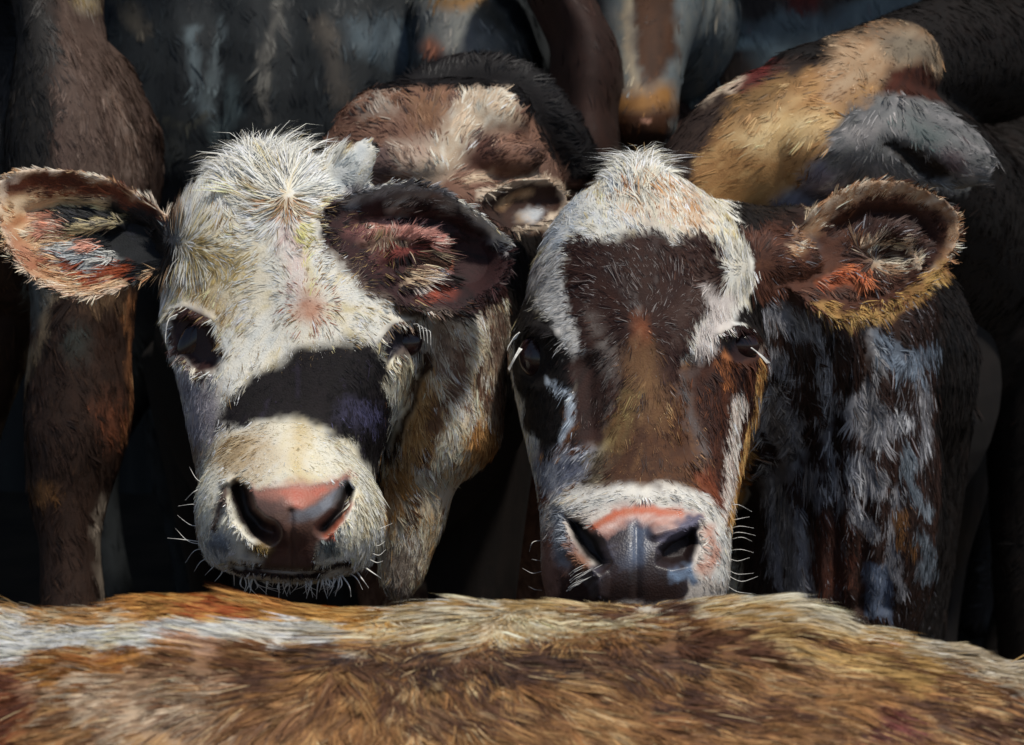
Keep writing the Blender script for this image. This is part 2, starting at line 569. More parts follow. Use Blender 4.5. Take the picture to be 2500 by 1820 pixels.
def trunk_and_legs(sh, sho, rump, r, leg=True, legr=0.05):
    """barrel from shoulder to rump and four jointed legs down to the ground"""
    sho = np.array(sho, float); rump = np.array(rump, float)
    ax = rump - sho; L = np.linalg.norm(ax); ax /= L
    lat = np.cross(ax, [0, 0, 1.0]); lat /= np.linalg.norm(lat)
    z = np.array([0, 0, 1.0])
    sh.sweep([sho - ax * 0.02 - z * 0.02, sho + ax * L * 0.25 - z * 0.03, sho + ax * L * 0.55 - z * 0.05, sho + ax * L * 0.85 - z * 0.01, rump],
             [r * 0.78, r * 0.95, r * 1.05, r * 0.95, r * 0.72], m=36, flat=1.12)
    if leg:
        for s in (-1, 1):
            a = sho + ax * 0.08 + lat * s * r * 0.55; h = a[2]
            sh.sweep([a - z * 0.02, a - z * (h * 0.42), a - z * (h * 0.58) - ax * 0.01, a - z * (h * 0.86), a - z * (h - 0.03) - ax * 0.03],
                     [r * 0.42, legr * 1.35, legr * 1.05, legr * 0.72, legr * 1.0], m=18)
            b = rump - ax * 0.06 + lat * s * r * 0.55; h = b[2]
            sh.sweep([b - z * 0.02, b - z * (h * 0.33) - ax * 0.07, b - z * (h * 0.58) + ax * 0.06, b - z * (h * 0.84) + ax * 0.02, b - z * (h - 0.03) - ax * 0.01],
                     [r * 0.5, legr * 1.9, legr * 1.0, legr * 0.75, legr * 1.0], m=18)

GROUP = "cows crowded together in the herd"

# ------------------------------------------------------------------ setting
def tex_material(name, c1, c2, scale, rough=0.9, stretch=(1, 1, 1), bump=0.4):
    m = bpy.data.materials.new(name); m.use_nodes = True
    nt = m.node_tree; b = nt.nodes["Principled BSDF"]
    tc = nt.nodes.new("ShaderNodeTexCoord"); mp = nt.nodes.new("ShaderNodeMapping")
    mp.inputs["Scale"].default_value = stretch
    nz = nt.nodes.new("ShaderNodeTexNoise"); nz.inputs["Scale"].default_value = scale; nz.inputs["Detail"].default_value = 8
    cr = nt.nodes.new("ShaderNodeValToRGB")
    cr.color_ramp.elements[0].color = (*c1, 1); cr.color_ramp.elements[1].color = (*c2, 1)
    cr.color_ramp.elements[0].position = 0.3; cr.color_ramp.elements[1].position = 0.7
    nt.links.new(tc.outputs["Object"], mp.inputs[0]); nt.links.new(mp.outputs[0], nz.inputs["Vector"])
    nt.links.new(nz.outputs[0], cr.inputs[0]); nt.links.new(cr.outputs[0], b.inputs["Base Color"])
    bp = nt.nodes.new("ShaderNodeBump"); bp.inputs["Strength"].default_value = bump
    nt.links.new(nz.outputs[0], bp.inputs["Height"]); nt.links.new(bp.outputs[0], b.inputs["Normal"])
    b.inputs["Roughness"].default_value = rough
    return m

def mesh_obj(name, verts, faces, mat):
    me = bpy.data.meshes.new(name); me.from_pydata([tuple(v) for v in verts], [], faces); me.update()
    me.materials.append(mat)
    o = bpy.data.objects.new(name, me); col.objects.link(o)
    return o

gn = 60
gx = np.linspace(-1, 1, gn); gx = np.sign(gx) * np.abs(gx) ** 2.2 * 150
X, Y = np.meshgrid(gx, gx + 3)
Z = (noise(X * 1.3 + 50, Y * 1.3 + 50, 3) - 0.5) * 0.04 * (np.abs(X) < 20) * (np.abs(Y) < 20) - 0.02
gv = np.stack([X.ravel(), Y.ravel(), Z.ravel()], 1)
gf = [(i * gn + j, i * gn + j + 1, (i + 1) * gn + j + 1, (i + 1) * gn + j) for i in range(gn - 1) for j in range(gn - 1)]
ground = mesh_obj("ground", gv, gf, tex_material("mud", (0.03, 0.02, 0.013), (0.075, 0.055, 0.035), 6))
ground["kind"] = "structure"

def boxes(spec):
    V, F = [], []
    for (x0, y0, z0, x1, y1, z1) in spec:
        n = len(V)
        V += [(x0, y0, z0), (x1, y0, z0), (x1, y1, z0), (x0, y1, z0), (x0, y0, z1), (x1, y0, z1), (x1, y1, z1), (x0, y1, z1)]
        F += [(n, n + 3, n + 2, n + 1), (n + 4, n + 5, n + 6, n + 7), (n, n + 1, n + 5, n + 4), (n + 1, n + 2, n + 6, n + 5), (n + 2, n + 3, n + 7, n + 6), (n + 3, n, n + 4, n + 7)]
    return V, F

M_WOOD = tex_material("added_timber", (0.010, 0.012, 0.013), (0.035, 0.036, 0.036), 9, stretch=(3, 3, 0.25))
bd = []
x = -6.0
while x < 6.0:
    w = 0.16 + 0.05 * rng.random()
    bd.append((x, 6.6 + 0.02 * rng.random(), -0.05, x + w - 0.008, 6.66, 3.0))
    x += w
wall = mesh_obj("added_back_wall", *boxes(bd), M_WOOD)  # added backdrop: its dark boards stand in for the darkness behind the herd
wall["label"] = "dark boards added as a backdrop of shade behind the herd"; wall["category"] = "wall"
roof = mesh_obj("added_shade_roof", *boxes([(-6, 3.98, 2.80, 6, 6.9, 2.86), (-6, 3.90, 2.65, 6, 3.98, 2.865)]), M_WOOD)  # added above the view to keep sun off the rear
roof["label"] = "unseen dark roof added to shade the cows at the back"; roof["category"] = "roof"

# ================================================================== palettes
WHITE = pal((160, 134, 92, 1.3), (222, 206, 160, 2), (243, 236, 218, 3), (237, 235, 224, 3), (212, 216, 212, 1.6), (144, 120, 84, 0.9))
CREAM = pal((186, 164, 128, 1), (224, 212, 180, 2), (236, 230, 210, 3), (210, 210, 202, 2), (172, 150, 116, 0.6))
BLACK = pal((34, 26, 28, 3), (24, 20, 20, 3), (52, 44, 58, 1))
DBROWN = pal((58, 34, 26, 3), (42, 26, 20, 3), (84, 52, 36, 1))
CHEST = pal((92, 54, 32, 3), (126, 74, 42, 2), (60, 36, 26, 2), (160, 108, 66, 1))
TAN = pal((176, 128, 72, 3), (200, 158, 96, 2), (140, 94, 54, 2), (222, 190, 138, 1))
GREY = pal((86, 70, 62, 1), (150, 148, 150, 3), (116, 116, 122, 2), (196, 196, 198, 2), (70, 54, 46, 1.2))
PINK = pal((190, 136, 118, 2), (172, 112, 94, 2), (210, 168, 150, 1.5))
SHADOWB = pal((30, 24, 21, 2), (22, 18, 16, 2), (42, 32, 27, 1))  # near-black coat painted in for the shade between the heads

exec_order = []
# ================================================================== white-faced cow
def cow_white():
    D = 2.60
    sh = Shell()
    sh.slices([(388, 690, 60, 0.00, 0.08, 2), (420, 690, 165, -0.045, 0.12, 2), (470, 697, 232, -0.075, 0.15, 2.1), (540, 705, 278, -0.095, 0.17, 2.2),
               (620, 714, 302, -0.105, 0.18, 2.3), (700, 720, 314, -0.112, 0.18, 2.4), (790, 722, 318, -0.115, 0.18, 2.7), (850, 726, 306, -0.118, 0.17, 2.8),
               (930, 724, 282, -0.125, 0.15, 2.8), (1030, 712, 250, -0.135, 0.12, 2.6), (1120, 703, 226, -0.150, 0.09, 2.2), (1220, 705, 205, -0.17, 0.05, 2.2),
               (1310, 710, 180, -0.16, 0.02, 2.2), (1380, 712, 140, -0.15, -0.02, 2.1), (1420, 712, 70, -0.13, -0.06, 2)], D)
    # muzzle: a broad dome carried well in front of the bridge
    sh.slices([(1030, 690, 40, -0.180, -0.08, 2), (1062, 692, 112, -0.225, -0.06, 2.0), (1110, 696, 165, -0.258, -0.04, 2.1), (1180, 702, 210, -0.278, -0.03, 2.3),
               (1260, 710, 226, -0.282, -0.03, 2.5), (1330, 712, 214, -0.272, -0.03, 2.5), (1380, 714, 180, -0.250, -0.05, 2.3), (1408, 714, 110, -0.215, -0.09, 2)], D, n=30)
    # ears
    sh.ear([(445, 560), (380, 500), (280, 440), (150, 412), (50, 412), (-5, 445), (-12, 500)],
           [(445, 600), (400, 660), (340, 690), (250, 722), (150, 718), (60, 660), (5, 580), (-12, 500)], D + 0.03, D + 0.0, 0.042, 0.013, tilt=-0.030)
    sh.ear([(790, 505), (860, 470), (960, 446), (1060, 455), (1150, 505), (1215, 555), (1250, 600)],
           [(775, 545), (830, 630), (920, 712), (1010, 757), (1100, 765), (1190, 725), (1245, 650), (1250, 600)], D - 0.105, D - 0.03, 0.036, 0.013, tilt=-0.012, curl=0.006)
    sh.sweep([P(640, 600, D + 0.06), P(470, 580, D + 0.045), P(400, 580, D + 0.05)], [0.05, 0.032, 0.02])
    sh.sweep([P(780, 570, D), P(840, 560, D - 0.04), P(900, 580, D - 0.03)], [0.05, 0.03, 0.02])
    # horn bud with its cap of hair
    sh.sweep([P(800, 480, D + 0.0), P(855, 415, D - 0.035), P(902, 358, D - 0.04)], [0.045, 0.026, 0.012], m=16)
    # neck and hanging dewlap behind the right cheek
    sh.slices([(640, 1085, 105, 0.06, 0.26, 2), (700, 1100, 130, 0.04, 0.28, 2), (780, 1105, 134, 0.03, 0.29, 2.1), (880, 1095, 142, 0.03, 0.28, 2.1), (1000, 1078, 152, 0.03, 0.27, 2.1),
               (1090, 1062, 154, 0.04, 0.25, 2.2), (1135, 1043, 140, 0.05, 0.22, 2.2), (1175, 1022, 108, 0.06, 0.18, 2.1), (1260, 1006, 86, 0.07, 0.17, 2.0), (1350, 990, 68, 0.08, 0.16, 2),
               (1425, 978, 48, 0.09, 0.15, 2), (1462, 975, 20, 0.10, 0.14, 2)], D)
    sh.sweep([P(730, 740, D + 0.05), P(900, 800, D + 0.22), P(960, 860, D + 0.5), P(960, 900, D + 0.75)], [0.13, 0.15, 0.18, 0.22])
    trunk_and_legs(sh, P(940, 900, D + 0.75), P(700, 830, D + 1.75), 0.27)
    me = sh.mesh(0.0048, 6)
    eyeL = ('poly', [(418, 772), (450, 765), (505, 790), (538, 870), (520, 895), (480, 900), (445, 860), (425, 815)])
    eyeR = ('poly', [(940, 870), (945, 830), (965, 805), (1005, 795), (1030, 808), (1032, 845), (1005, 862), (985, 850), (962, 862), (945, 890)])
    nose = ('poly', [(572, 1172), (610, 1192), (680, 1190), (770, 1182), (850, 1162), (852, 1215), (840, 1270), (800, 1300), (772, 1330), (770, 1385), (640, 1388), (655, 1340), (610, 1300), (580, 1245)])
    nosL = ('line', [(580, 1200), (596, 1258), (632, 1292), (656, 1300)], 21)
    nosR = ('line', [(848, 1196), (828, 1252), (788, 1292)], 13)
    refine(me, [nose, eyeL, eyeR])
    displace(me, [(('line', [(60, 520), (160, 500), (270, 520), (380, 575)], 8), 0.016, 34, 2.75), (('line', [(70, 575), (170, 560), (290, 545)], 7), -0.012, 30, 2.75),
                  (('line', [(90, 650), (180, 660), (300, 640)], 8), 0.012, 36, 2.75), (('ell', 330, 600, 70, 40, 10), 0.022, 50, 2.75),
                  (('line', [(860, 545), (960, 530), (1080, 540), (1180, 580)], 8), 0.014, 32, 2.75), (('line', [(890, 590), (980, 575), (1080, 600)], 7), -0.012, 30, 2.75),
                  (('line', [(930, 650), (1020, 640), (1080, 660)], 8), 0.012, 34, 2.75), (('line', [(980, 700), (1040, 680), (1100, 690)], 7), -0.010, 28, 2.75), (('ell', 1140, 640, 60, 60, 0), 0.018, 60, 2.75)], )
    displace(me, [(eyeL, 0.020, 40, 2.75), (eyeR, 0.016, 34, 2.75), (nosL, 0.032, 34, 2.7), (nosR, 0.028, 26, 2.7),
                  (('line', [(560, 1180), (566, 1240), (600, 1310), (640, 1345)], 10), -0.008, 34, 2.7),
                  (('ell', 710, 1260, 60, 55, 0), -0.010, 60, 2.7),
                  (('line', [(712, 1250), (712, 1385)], 3), 0.006, 26, 2.7),
                  (('line', [(570, 1382), (640, 1392), (712, 1398), (800, 1396), (860, 1384)], 4), 0.016, 26, 2.7),
                  (('ell', 745, 650, 60, 200, 0), -0.006, 90, 2.7),
                  (('line', [(410, 765), (450, 752), (510, 780)], 8), -0.008, 30, 2.8),
                  (('line', [(935, 830), (965, 790), (1030, 782)], 8), -0.008, 30, 2.8)])
    band = ('poly', [(522, 1046), (550, 980), (625, 908), (730, 858), (840, 832), (910, 846), (948, 908), (956, 985), (958, 1060), (946, 1140), (934, 1196), (912, 1150), (862, 1092), (790, 1052), (690, 1026), (610, 1036)])
    ear_dark = ('poly', [(765, 525), (850, 462), (960, 436), (1070, 446), (1160, 500), (1260, 590), (1262, 690), (1180, 760), (1080, 782), (980, 765), (870, 690), (790, 600)])
    neckp = ('poly', [(1050, 720), (1120, 690), (1300, 700), (1300, 1180), (1120, 1300), (1000, 1560), (900, 1560), (935, 1300), (938, 1190), (968, 1060), (1012, 940), (1046, 830)])
    layers = [(None, 1, SHADOWB, 0),
              (('poly', [(330, 330), (900, 330), (1000, 420), (1060, 700), (1060, 830), (960, 1100), (960, 1430), (440, 1430), (420, 1000), (380, 780)]), 10, WHITE, 0),
              # warm streaks on the poll and down the middle of the face
              (('line', [(735, 560), (748, 640), (750, 700)], 15), 26, pal((222, 212, 142, 3), (206, 188, 128, 1)), 0),
              (('line', [(690, 560), (725, 640), (728, 700)], 26), 40, pal((226, 200, 192, 2), (236, 224, 214, 2), (206, 176, 160, 1)), 0),
              (('line', [(640, 500), (715, 520)], 18), 36, pal((206, 168, 130, 2), (184, 136, 94, 1), (228, 214, 186, 2)), 0),
              (('poly', [(450, 610), (560, 560), (650, 640), (600, 720), (480, 720)]), 110, pal((232, 226, 204, 3), (188, 166, 112, 2), (206, 206, 196, 2), (150, 124, 82, 1)), 0),
              (('poly', [(430, 690), (520, 690), (580, 790), (540, 800)]), 70, pal((222, 206, 160, 3), (176, 146, 98, 2), (232, 226, 206, 2)), 0),
              (('ell', 757, 752, 34, 40, 0), 34, pal((196, 140, 112, 2), (214, 170, 146, 2), (168, 112, 88, 1)), 0),
              (('poly', [(425, 900), (540, 930), (550, 1060), (470, 1160), (440, 1060)]), 60, pal((170, 164, 168, 3), (132, 126, 132, 2), (196, 192, 190, 2)), 0),  # left cheek greyed: its shaded side painted into the coat
              (('poly', [(440, 1060), (530, 1110), (560, 1180), (540, 1300), (470, 1300)]), 50, pal((146, 124, 106, 2), (112, 92, 80, 2), (176, 156, 130, 2)), 0),
              (('poly', [(930, 880), (1040, 800), (1060, 830), (1012, 950), (966, 1070), (940, 1080)]), 16, CREAM, 0),
              # muzzle
              (('ell', 705, 1215, 232, 196, 0), 34, CREAM, 0),
              (('poly', [(520, 1090), (640, 1050), (680, 1120), (640, 1180), (560, 1170)]), 80, pal((206, 196, 178, 2), (178, 152, 112, 2), (226, 218, 200, 2)), 0),
              (('line', [(728, 1060), (722, 1140), (735, 1175)], 16), 60, pal((222, 204, 150, 2), (208, 182, 128, 1), (236, 228, 196, 2)), 0),
              (('line', [(560, 1120), (588, 1080)], 20), 40, pal((150, 124, 88, 2), (206, 186, 150, 2)), 0),
              (('ell', 540, 1330, 36, 40, 0), 44, pal((150, 158, 166, 2), (118, 124, 130, 2), (196, 190, 178, 1)), 0),
              (('ell', 800, 1325, 42, 36, 0), 36, pal((120, 128, 126, 2), (88, 92, 90, 1), (160, 150, 130, 1)), 0),
              (('line', [(575, 1380), (640, 1394), (712, 1402), (800, 1400), (860, 1386)], 11), 14, pal((40, 30, 28, 2), (58, 44, 40, 1)), 0.4),
              (band, 26, pal((30, 24, 26, 3), (22, 18, 18, 3), (54, 46, 64, 1)), 0),
              (('line', [(930, 1060), (940, 1130), (938, 1200)], 12), 14, pal((30, 24, 26, 3), (22, 18, 18, 3)), 0),
              (('ell', 880, 1015, 50, 34, 25), 44, pal((78, 76, 104, 2), (46, 42, 54, 2)), 0),
              # nose pad
              (nose, 10, pal((92, 68, 60, 3), (112, 86, 76, 2), (70, 50, 44, 2)), 0.8, 0.4),
              (('line', [(548, 1190), (542, 1240), (532, 1290)], 9), 14, pal((70, 52, 46, 1), (96, 80, 72, 1)), 0),
              (('poly', [(625, 1190), (680, 1190), (772, 1180), (852, 1160), (840, 1180), (796, 1206), (745, 1232), (705, 1230), (670, 1212)]), 34, PINK, 0.6, 1.0),
              (('poly', [(690, 1200), (790, 1186), (800, 1196), (735, 1244), (710, 1238)]), 14, pal((186, 98, 76, 2), (180, 118, 98, 1)), 0.6, 0.5),
              (('line', [(845, 1186), (800, 1232), (745, 1262), (715, 1264)], 14), 14, pal((128, 130, 136, 3), (98, 98, 104, 2)), 0.95, 0.4),
              (('line', [(600, 1212), (650, 1240), (690, 1262)], 12), 18, pal((112, 86, 74, 2), (88, 64, 56, 1)), 0.9, 0.4),
              (('line', [(848, 1230), (830, 1270), (800, 1306)], 12), 14, pal((158, 84, 64, 2), (196, 130, 104, 1)), 0.7, 0.4),
              (nosL, 12, pal((22, 15, 14, 1), (30, 20, 18, 1)), 0.4, 0.3),
              (nosR, 10, pal((22, 15, 14, 1), (30, 20, 18, 1)), 0.4, 0.3),
              (('poly', [(655, 1280), (765, 1280), (775, 1380), (640, 1384)]), 60, pal((50, 32, 28, 1.5), (76, 48, 40, 2), (104, 74, 62, 1.5), (120, 92, 84, 0.7)), 0.8, 1.2),
              (('ell', 636, 1345, 22, 20, 0), 22, pal((126, 104, 56, 1), (98, 76, 44, 1)), 0.5),
              # eyes
              (eyeL, 10, pal((58, 30, 28, 2), (72, 38, 34, 1), (36, 22, 22, 1)), 0.5, 0.4),
              (eyeR, 8, pal((32, 26, 34, 2), (44, 38, 48, 1)), 0.8, 0.4),
              (('line', [(1010, 786), (1040, 800), (1044, 850), (1030, 900)], 8), 10, pal((206, 214, 212, 1), (230, 228, 214, 1)), 0, 0.4),
              (('line', [(424, 812), (440, 868), (462, 905)], 5), 8, pal((176, 164, 154, 1), (150, 136, 128, 1)), 0, 0.3),
              (('ell', 476, 832, 52, 84, -32), 34, pal((70, 44, 38, 2), (96, 72, 60, 1)), 0), (('ell', 988, 834, 54, 44, 0), 30, pal((80, 70, 66, 2), (120, 108, 96, 1)), 0), (eyeL, 10, pal((44, 24, 22, 2), (58, 30, 28, 1)), 0.4, 0.4), (eyeR, 8, pal((32, 26, 34, 2), (44, 38, 48, 1)), 0.6, 0.4),
              # horn bud
              (('line', [(830, 440), (890, 368)], 26), 26, pal((216, 218, 214, 2), (188, 194, 194, 2)), 0),
              # dewlap
              (neckp, 10, pal((160, 120, 84, 1.2), (206, 172, 124, 2), (236, 220, 190, 3), (242, 234, 220, 3), (150, 118, 90, 0.8)), 0, 0.4),
              (('poly', [(1010, 780), (1120, 720), (1140, 860), (1110, 980), (1050, 900)]), 90, pal((206, 186, 166, 3), (156, 130, 112, 2), (232, 218, 200, 3)), 0),
              (('poly', [(1010, 960), (1045, 890), (1080, 1010), (1010, 1150), (950, 1300), (942, 1200)]), 50, pal((180, 134, 80, 3), (208, 168, 116, 2), (136, 94, 58, 1.5)), 0),
              (('poly', [(1190, 730), (1250, 740), (1260, 1000), (1215, 1080), (1190, 980)]), 50, pal((176, 164, 148, 2), (116, 92, 80, 2), (140, 124, 110, 2)), 0),
              (('poly', [(1150, 1030), (1220, 1040), (1225, 1120), (1150, 1150)]), 30, pal((196, 150, 96, 2), (168, 116, 66, 2)), 0),
              (('poly', [(940, 1340), (1030, 1340), (1010, 1480), (940, 1480)]), 70, pal((150, 140, 128, 3), (116, 102, 92, 2), (186, 172, 150, 2)), 0),
              (('poly', [(1046, 840), (1056, 900), (1010, 1010), (955, 1140), (968, 1062), (1014, 942)]), 14, pal((74, 50, 32, 2), (52, 38, 26, 2)), 0),
              (('line', [(1070, 980), (1050, 1080), (1030, 1130)], 12), 26, pal((120, 84, 58, 2), (96, 66, 48, 1)), 0), (('line', [(1120, 860), (1100, 960)], 14), 28, pal((130, 96, 76, 2), (104, 76, 62, 1)), 0), (('line', [(1010, 1200), (990, 1290)], 10), 22, pal((116, 84, 60, 2), (92, 64, 46, 1)), 0), (('line', [(1170, 900), (1190, 1010)], 10), 22, pal((112, 84, 68, 2), (86, 62, 50, 1)), 0),
              # right ear: dark cup with pink and cream hair in it
              (ear_dark, 12, pal((40, 26, 26, 3), (58, 34, 34, 2), (30, 24, 24, 2), (84, 56, 50, 0.7)), 0),
              (('line', [(840, 486), (950, 456), (1060, 462), (1150, 514), (1238, 600)], 20), 26, pal((66, 58, 56, 2), (132, 130, 132, 2), (198, 198, 200, 2)), 0),  # pale hair on the top rim, also painting in a rim light
              (('line', [(1120, 492), (1190, 540), (1244, 600)], 13), 14, pal((226, 220, 206, 2), (170, 166, 162, 1), (190, 172, 122, 0.6)), 0),
              (('line', [(800, 620), (900, 712), (1000, 762), (1100, 772)], 8), 16, pal((86, 70, 62, 2), (120, 104, 92, 1)), 0),
              (('line', [(960, 505), (1050, 478), (1085, 505)], 16), 28, pal((170, 164, 158, 2), (110, 92, 84, 2), (190, 140, 120, 1)), 0),
              (('line', [(910, 566), (990, 556), (1066, 585)], 20), 22, pal((216, 164, 150, 2), (180, 124, 112, 2), (226, 206, 190, 1.5)), 0),
              (('line', [(860, 560), (900, 590), (930, 640)], 14), 30, pal((96, 60, 58, 2), (130, 84, 78, 1)), 0),
              (('ell', 945, 600, 56, 26, 10), 26, pal((156, 132, 110, 2), (116, 88, 74, 1), (190, 170, 150, 1)), 0),
              (('line', [(955, 625), (1030, 610), (1050, 640)], 14), 22, pal((140, 66, 58, 2), (104, 52, 48, 2)), 0),
              (('poly', [(990, 690), (1010, 640), (1070, 600), (1085, 640), (1040, 700)]), 26, pal((146, 116, 90, 2), (206, 182, 150, 1), (100, 72, 58, 2)), 0),
              (('poly', [(1035, 660), (1100, 640), (1108, 668), (1060, 676)]), 10, pal((198, 200, 226, 2), (236, 196, 174, 1)), 0),
              (('ell', 1098, 655, 14, 16, 0), 12, pal((230, 130, 90, 2), (240, 200, 170, 1)), 0),
              (('line', [(1022, 702), (1056, 684)], 9), 10, pal((226, 216, 206, 1), (206, 190, 176, 1)), 0),
              (('ell', 1062, 722, 38, 18, -12), 20, pal((150, 70, 50, 2), (124, 62, 50, 1)), 0),
              # left ear: orange rim, black hollow, pink skin and long cream hair
              (('poly', [(-20, 400), (180, 390), (420, 500), (455, 560), (440, 640), (330, 740), (150, 745), (-20, 600)]), 8, pal((124, 80, 56, 1.4), (172, 120, 82, 2.5), (206, 172, 134, 3), (226, 210, 182, 2)), 0),
              (('line', [(20, 460), (150, 440), (270, 470), (380, 530)], 24), 26, pal((110, 60, 40, 3), (74, 42, 32, 2), (168, 112, 70, 1)), 0),
              (('poly', [(80, 505), (180, 478), (330, 500), (440, 560), (440, 650), (330, 690), (255, 672), (235, 630), (160, 570)]), 24, pal((32, 34, 36, 3), (22, 24, 26, 2), (52, 54, 66, 1)), 0),
              (('line', [(-10, 520), (20, 440), (80, 415), (180, 408), (300, 440), (420, 520)], 9), 12, pal((226, 210, 190, 2), (206, 176, 146, 1)), 0),
              (('line', [(0, 560), (50, 660), (130, 716), (220, 728), (330, 700)], 9), 12, pal((222, 200, 176, 2), (200, 160, 130, 1)), 0),
              (('line', [(60, 500), (150, 486), (240, 500)], 12), 22, pal((226, 206, 166, 2), (200, 180, 150, 2)), 0),
              (('line', [(150, 578), (220, 560), (300, 520)], 8), 14, pal((200, 184, 142, 2), (160, 150, 130, 1)), 0),
              (('ell', 110, 545, 44, 34, 20), 30, pal((206, 174, 152, 2), (168, 112, 90, 2), (226, 206, 186, 1)), 0),
              (('poly', [(20, 560), (70, 600), (120, 640), (90, 670), (40, 640)]), 40, pal((156, 96, 70, 2), (190, 136, 106, 2), (132, 80, 60, 1)), 0),
              (('poly', [(110, 610), (190, 590), (230, 620), (300, 650), (260, 680), (160, 680)]), 30, pal((196, 196, 190, 2), (160, 166, 168, 2), (216, 200, 170, 1)), 0),
              (('ell', 216, 612, 34, 20, -8), 14, pal((210, 152, 130, 2), (196, 134, 112, 1)), 0),
              (('line', [(150, 655), (210, 690), (320, 660)], 12), 20, pal((146, 70, 42, 2), (176, 96, 62, 1)), 0),
              (('ell', 430, 580, 36, 40, 0), 40, pal((60, 66, 68, 2), (130, 136, 136, 1), (38, 38, 38, 1)), 0)]
    flow = [('rad', 755, 750, 380), ('rad', 705, 470, 150), ('rad', 705, 470, 150), ('dir', 560, 370, 90, -0.7, -1.4), ('dir', 680, 360, 90, 0.1, -1.6), ('dir', 770, 390, 60, 0.7, -1.4),
            ('dir', 470, 980, 110, 0.1, 1), ('dir', 985, 950, 60, -0.3, 1.2), ('dir', 700, 1100, 180, 0, 0.9), ('rad', 700, 1180, 230),
            ('dir', 1090, 850, 150, 0.35, 1.6), ('dir', 1010, 1250, 190, -0.15, 1.8), ('rad', 420, 585, 330), ('dir', 150, 420, 90, -1.2, -0.25), ('dir', 60, 640, 110, -0.9, 0.7), ('dir', 250, 700, 90, -0.5, 0.8), ('rad', 1000, 610, 130),
            ('dir', 900, 480, 90, 1.3, -0.5), ('dir', 1150, 530, 110, 1.2, 0.7), ('dir', 870, 395, 40, 0.9, -1.1)]
    finish_body(me, layers, 101, 2.92, flow)
    lens = [(620, 405, 90, 92), (730, 410, 70, 80), (470, 560, 90, 42), (430, 620, 80, 44), (1080, 900, 120, 40), (1000, 1200, 140, 44), (200, 600, 100, 46),
            (1030, 640, 70, 50), (700, 1230, 190, 13), (740, 950, 120, 18), (100, 690, 80, 22), (150, 420, 120, 20), (1150, 520, 100, 24), (1000, 760, 90, 26), (880, 385, 50, 14)]
    fur = grow_fur(me, 280000, layers, flow, 101, 27, lens, 0.15, [(650, 400, 120, 0.6), (420, 640, 70, 0.35), (190, 600, 90, 0.55), (1020, 620, 70, 0.55), (870, 395, 60, 0.1)], 2.3,
                   bald=[nose, ('ell', 474, 832, 34, 64, -32), ('ell', 990, 834, 38, 30, 0)], dmax=3.1, jitter=0.22, dcoat=2.92, flecks=[(('poly', [(440, 480), (900, 480), (1040, 780), (800, 860), (560, 920), (420, 760)]), 0.10, (150, 124, 84)), (('ell', 757, 752, 60, 66, 0), 0.25, (164, 104, 80)), (('poly', [(950, 720), (1240, 720), (1240, 1150), (1000, 1480), (930, 1480)]), 0.08, (120, 84, 58))], lock=9, gather=0.4, clump=0.35)
    t = thing("cow", (P(900, 900, 3.3)[0], P(900, 900, 3.3)[1], 0),
              "white faced cow with a black band above its cream and pink muzzle", "cow", GROUP)
    part("body", me, t)
    part("fur", fur, t)
    bv = bvh_of(me)
    eyes = []
    for (ex, ey, rx, ry, an) in ((472, 828, 33, 66, -30), (988, 836, 42, 36, 0)):
        hit, nn = ray(bv, ex, ey)
        s = D / FPX
        c_, s_ = math.cos(math.radians(an)), math.sin(math.radians(an))
        axs = (RT * c_ + UP * s_, FW, -RT * s_ + UP * c_)
        eyes.append(part("eye", eye_mesh(hit + FW * 0.0075, axs, (rx * s, 0.011, ry * s)), t))
    cv = []
    def wh(x0, y0, x1, y1, x2, y2, dd=-0.24):
        cv.append([P(x0, y0, D + dd), P(x1, y1, D + dd - 0.01), P(x2, y2, D + dd)])
    for a in ((520, 1250, 480, 1232, 435, 1236), (510, 1180, 482, 1172, 462, 1140), (505, 1275, 470, 1284, 432, 1258), (500, 1330, 460, 1322, 428, 1290), (500, 1325, 450, 1318, 408, 1314),
              (505, 1340, 475, 1345, 452, 1375), (515, 1360, 490, 1372, 474, 1396), (530, 1375, 515, 1390, 500, 1405), (545, 1385, 540, 1402, 524, 1420), (560, 1392, 570, 1400, 572, 1430),
              (905, 1300, 930, 1290, 958, 1278), (905, 1335, 925, 1332, 940, 1322), (905, 1350, 925, 1356, 942, 1342), (900, 1365, 920, 1374, 935, 1370), (890, 1385, 915, 1402, 930, 1412),
              (870, 1395, 885, 1415, 900, 1436), (850, 1398, 870, 1412, 885, 1440), (500, 1190, 475, 1200, 452, 1222)):
        wh(*a, dd=-0.19)
    for i in range(46):
        x0 = 590 + rng.random() * 240; y0 = 1388 + rng.random() * 12
        wh(x0, y0, x0 + rng.normal(0, 14), y0 + 26 + 12 * rng.random(), x0 + rng.normal(0, 18), y0 + 40 + 26 * rng.random(), dd=-0.20)
    ch = [c for c in cv if c[0][2] < P(0, 1386, D - 0.2)[2]]
    rest = [c for c in cv if c[0][2] >= P(0, 1386, D - 0.2)[2]]
    part("whiskers", strands("whiskers", [c for c in rest if c[0][0] < P(712, 0, D)[0]], 0.0008, M_LASH), t)
    part("whiskers", strands("whiskers", [c for c in rest if c[0][0] >= P(712, 0, D)[0]], 0.0008, M_LASH), t)
    part("chin_hair", strands("chin_hair", ch, 0.0013, M_LASH), t)
    cv = []
    for i in range(7):
        k = i / 6
        x0, y0 = 418 - 5 * k, 768 + 10 * k
        cv.append([P(x0 + 14, y0, 2.50), P(x0 - 6, y0 + 12, 2.485), P(x0 - 14 + 5 * k, y0 + 50 + 10 * k, 2.48)])
    sub("eyelashes", strands("eyelashes", cv, 0.0009, M_LASH), eyes[0])
    cv = []
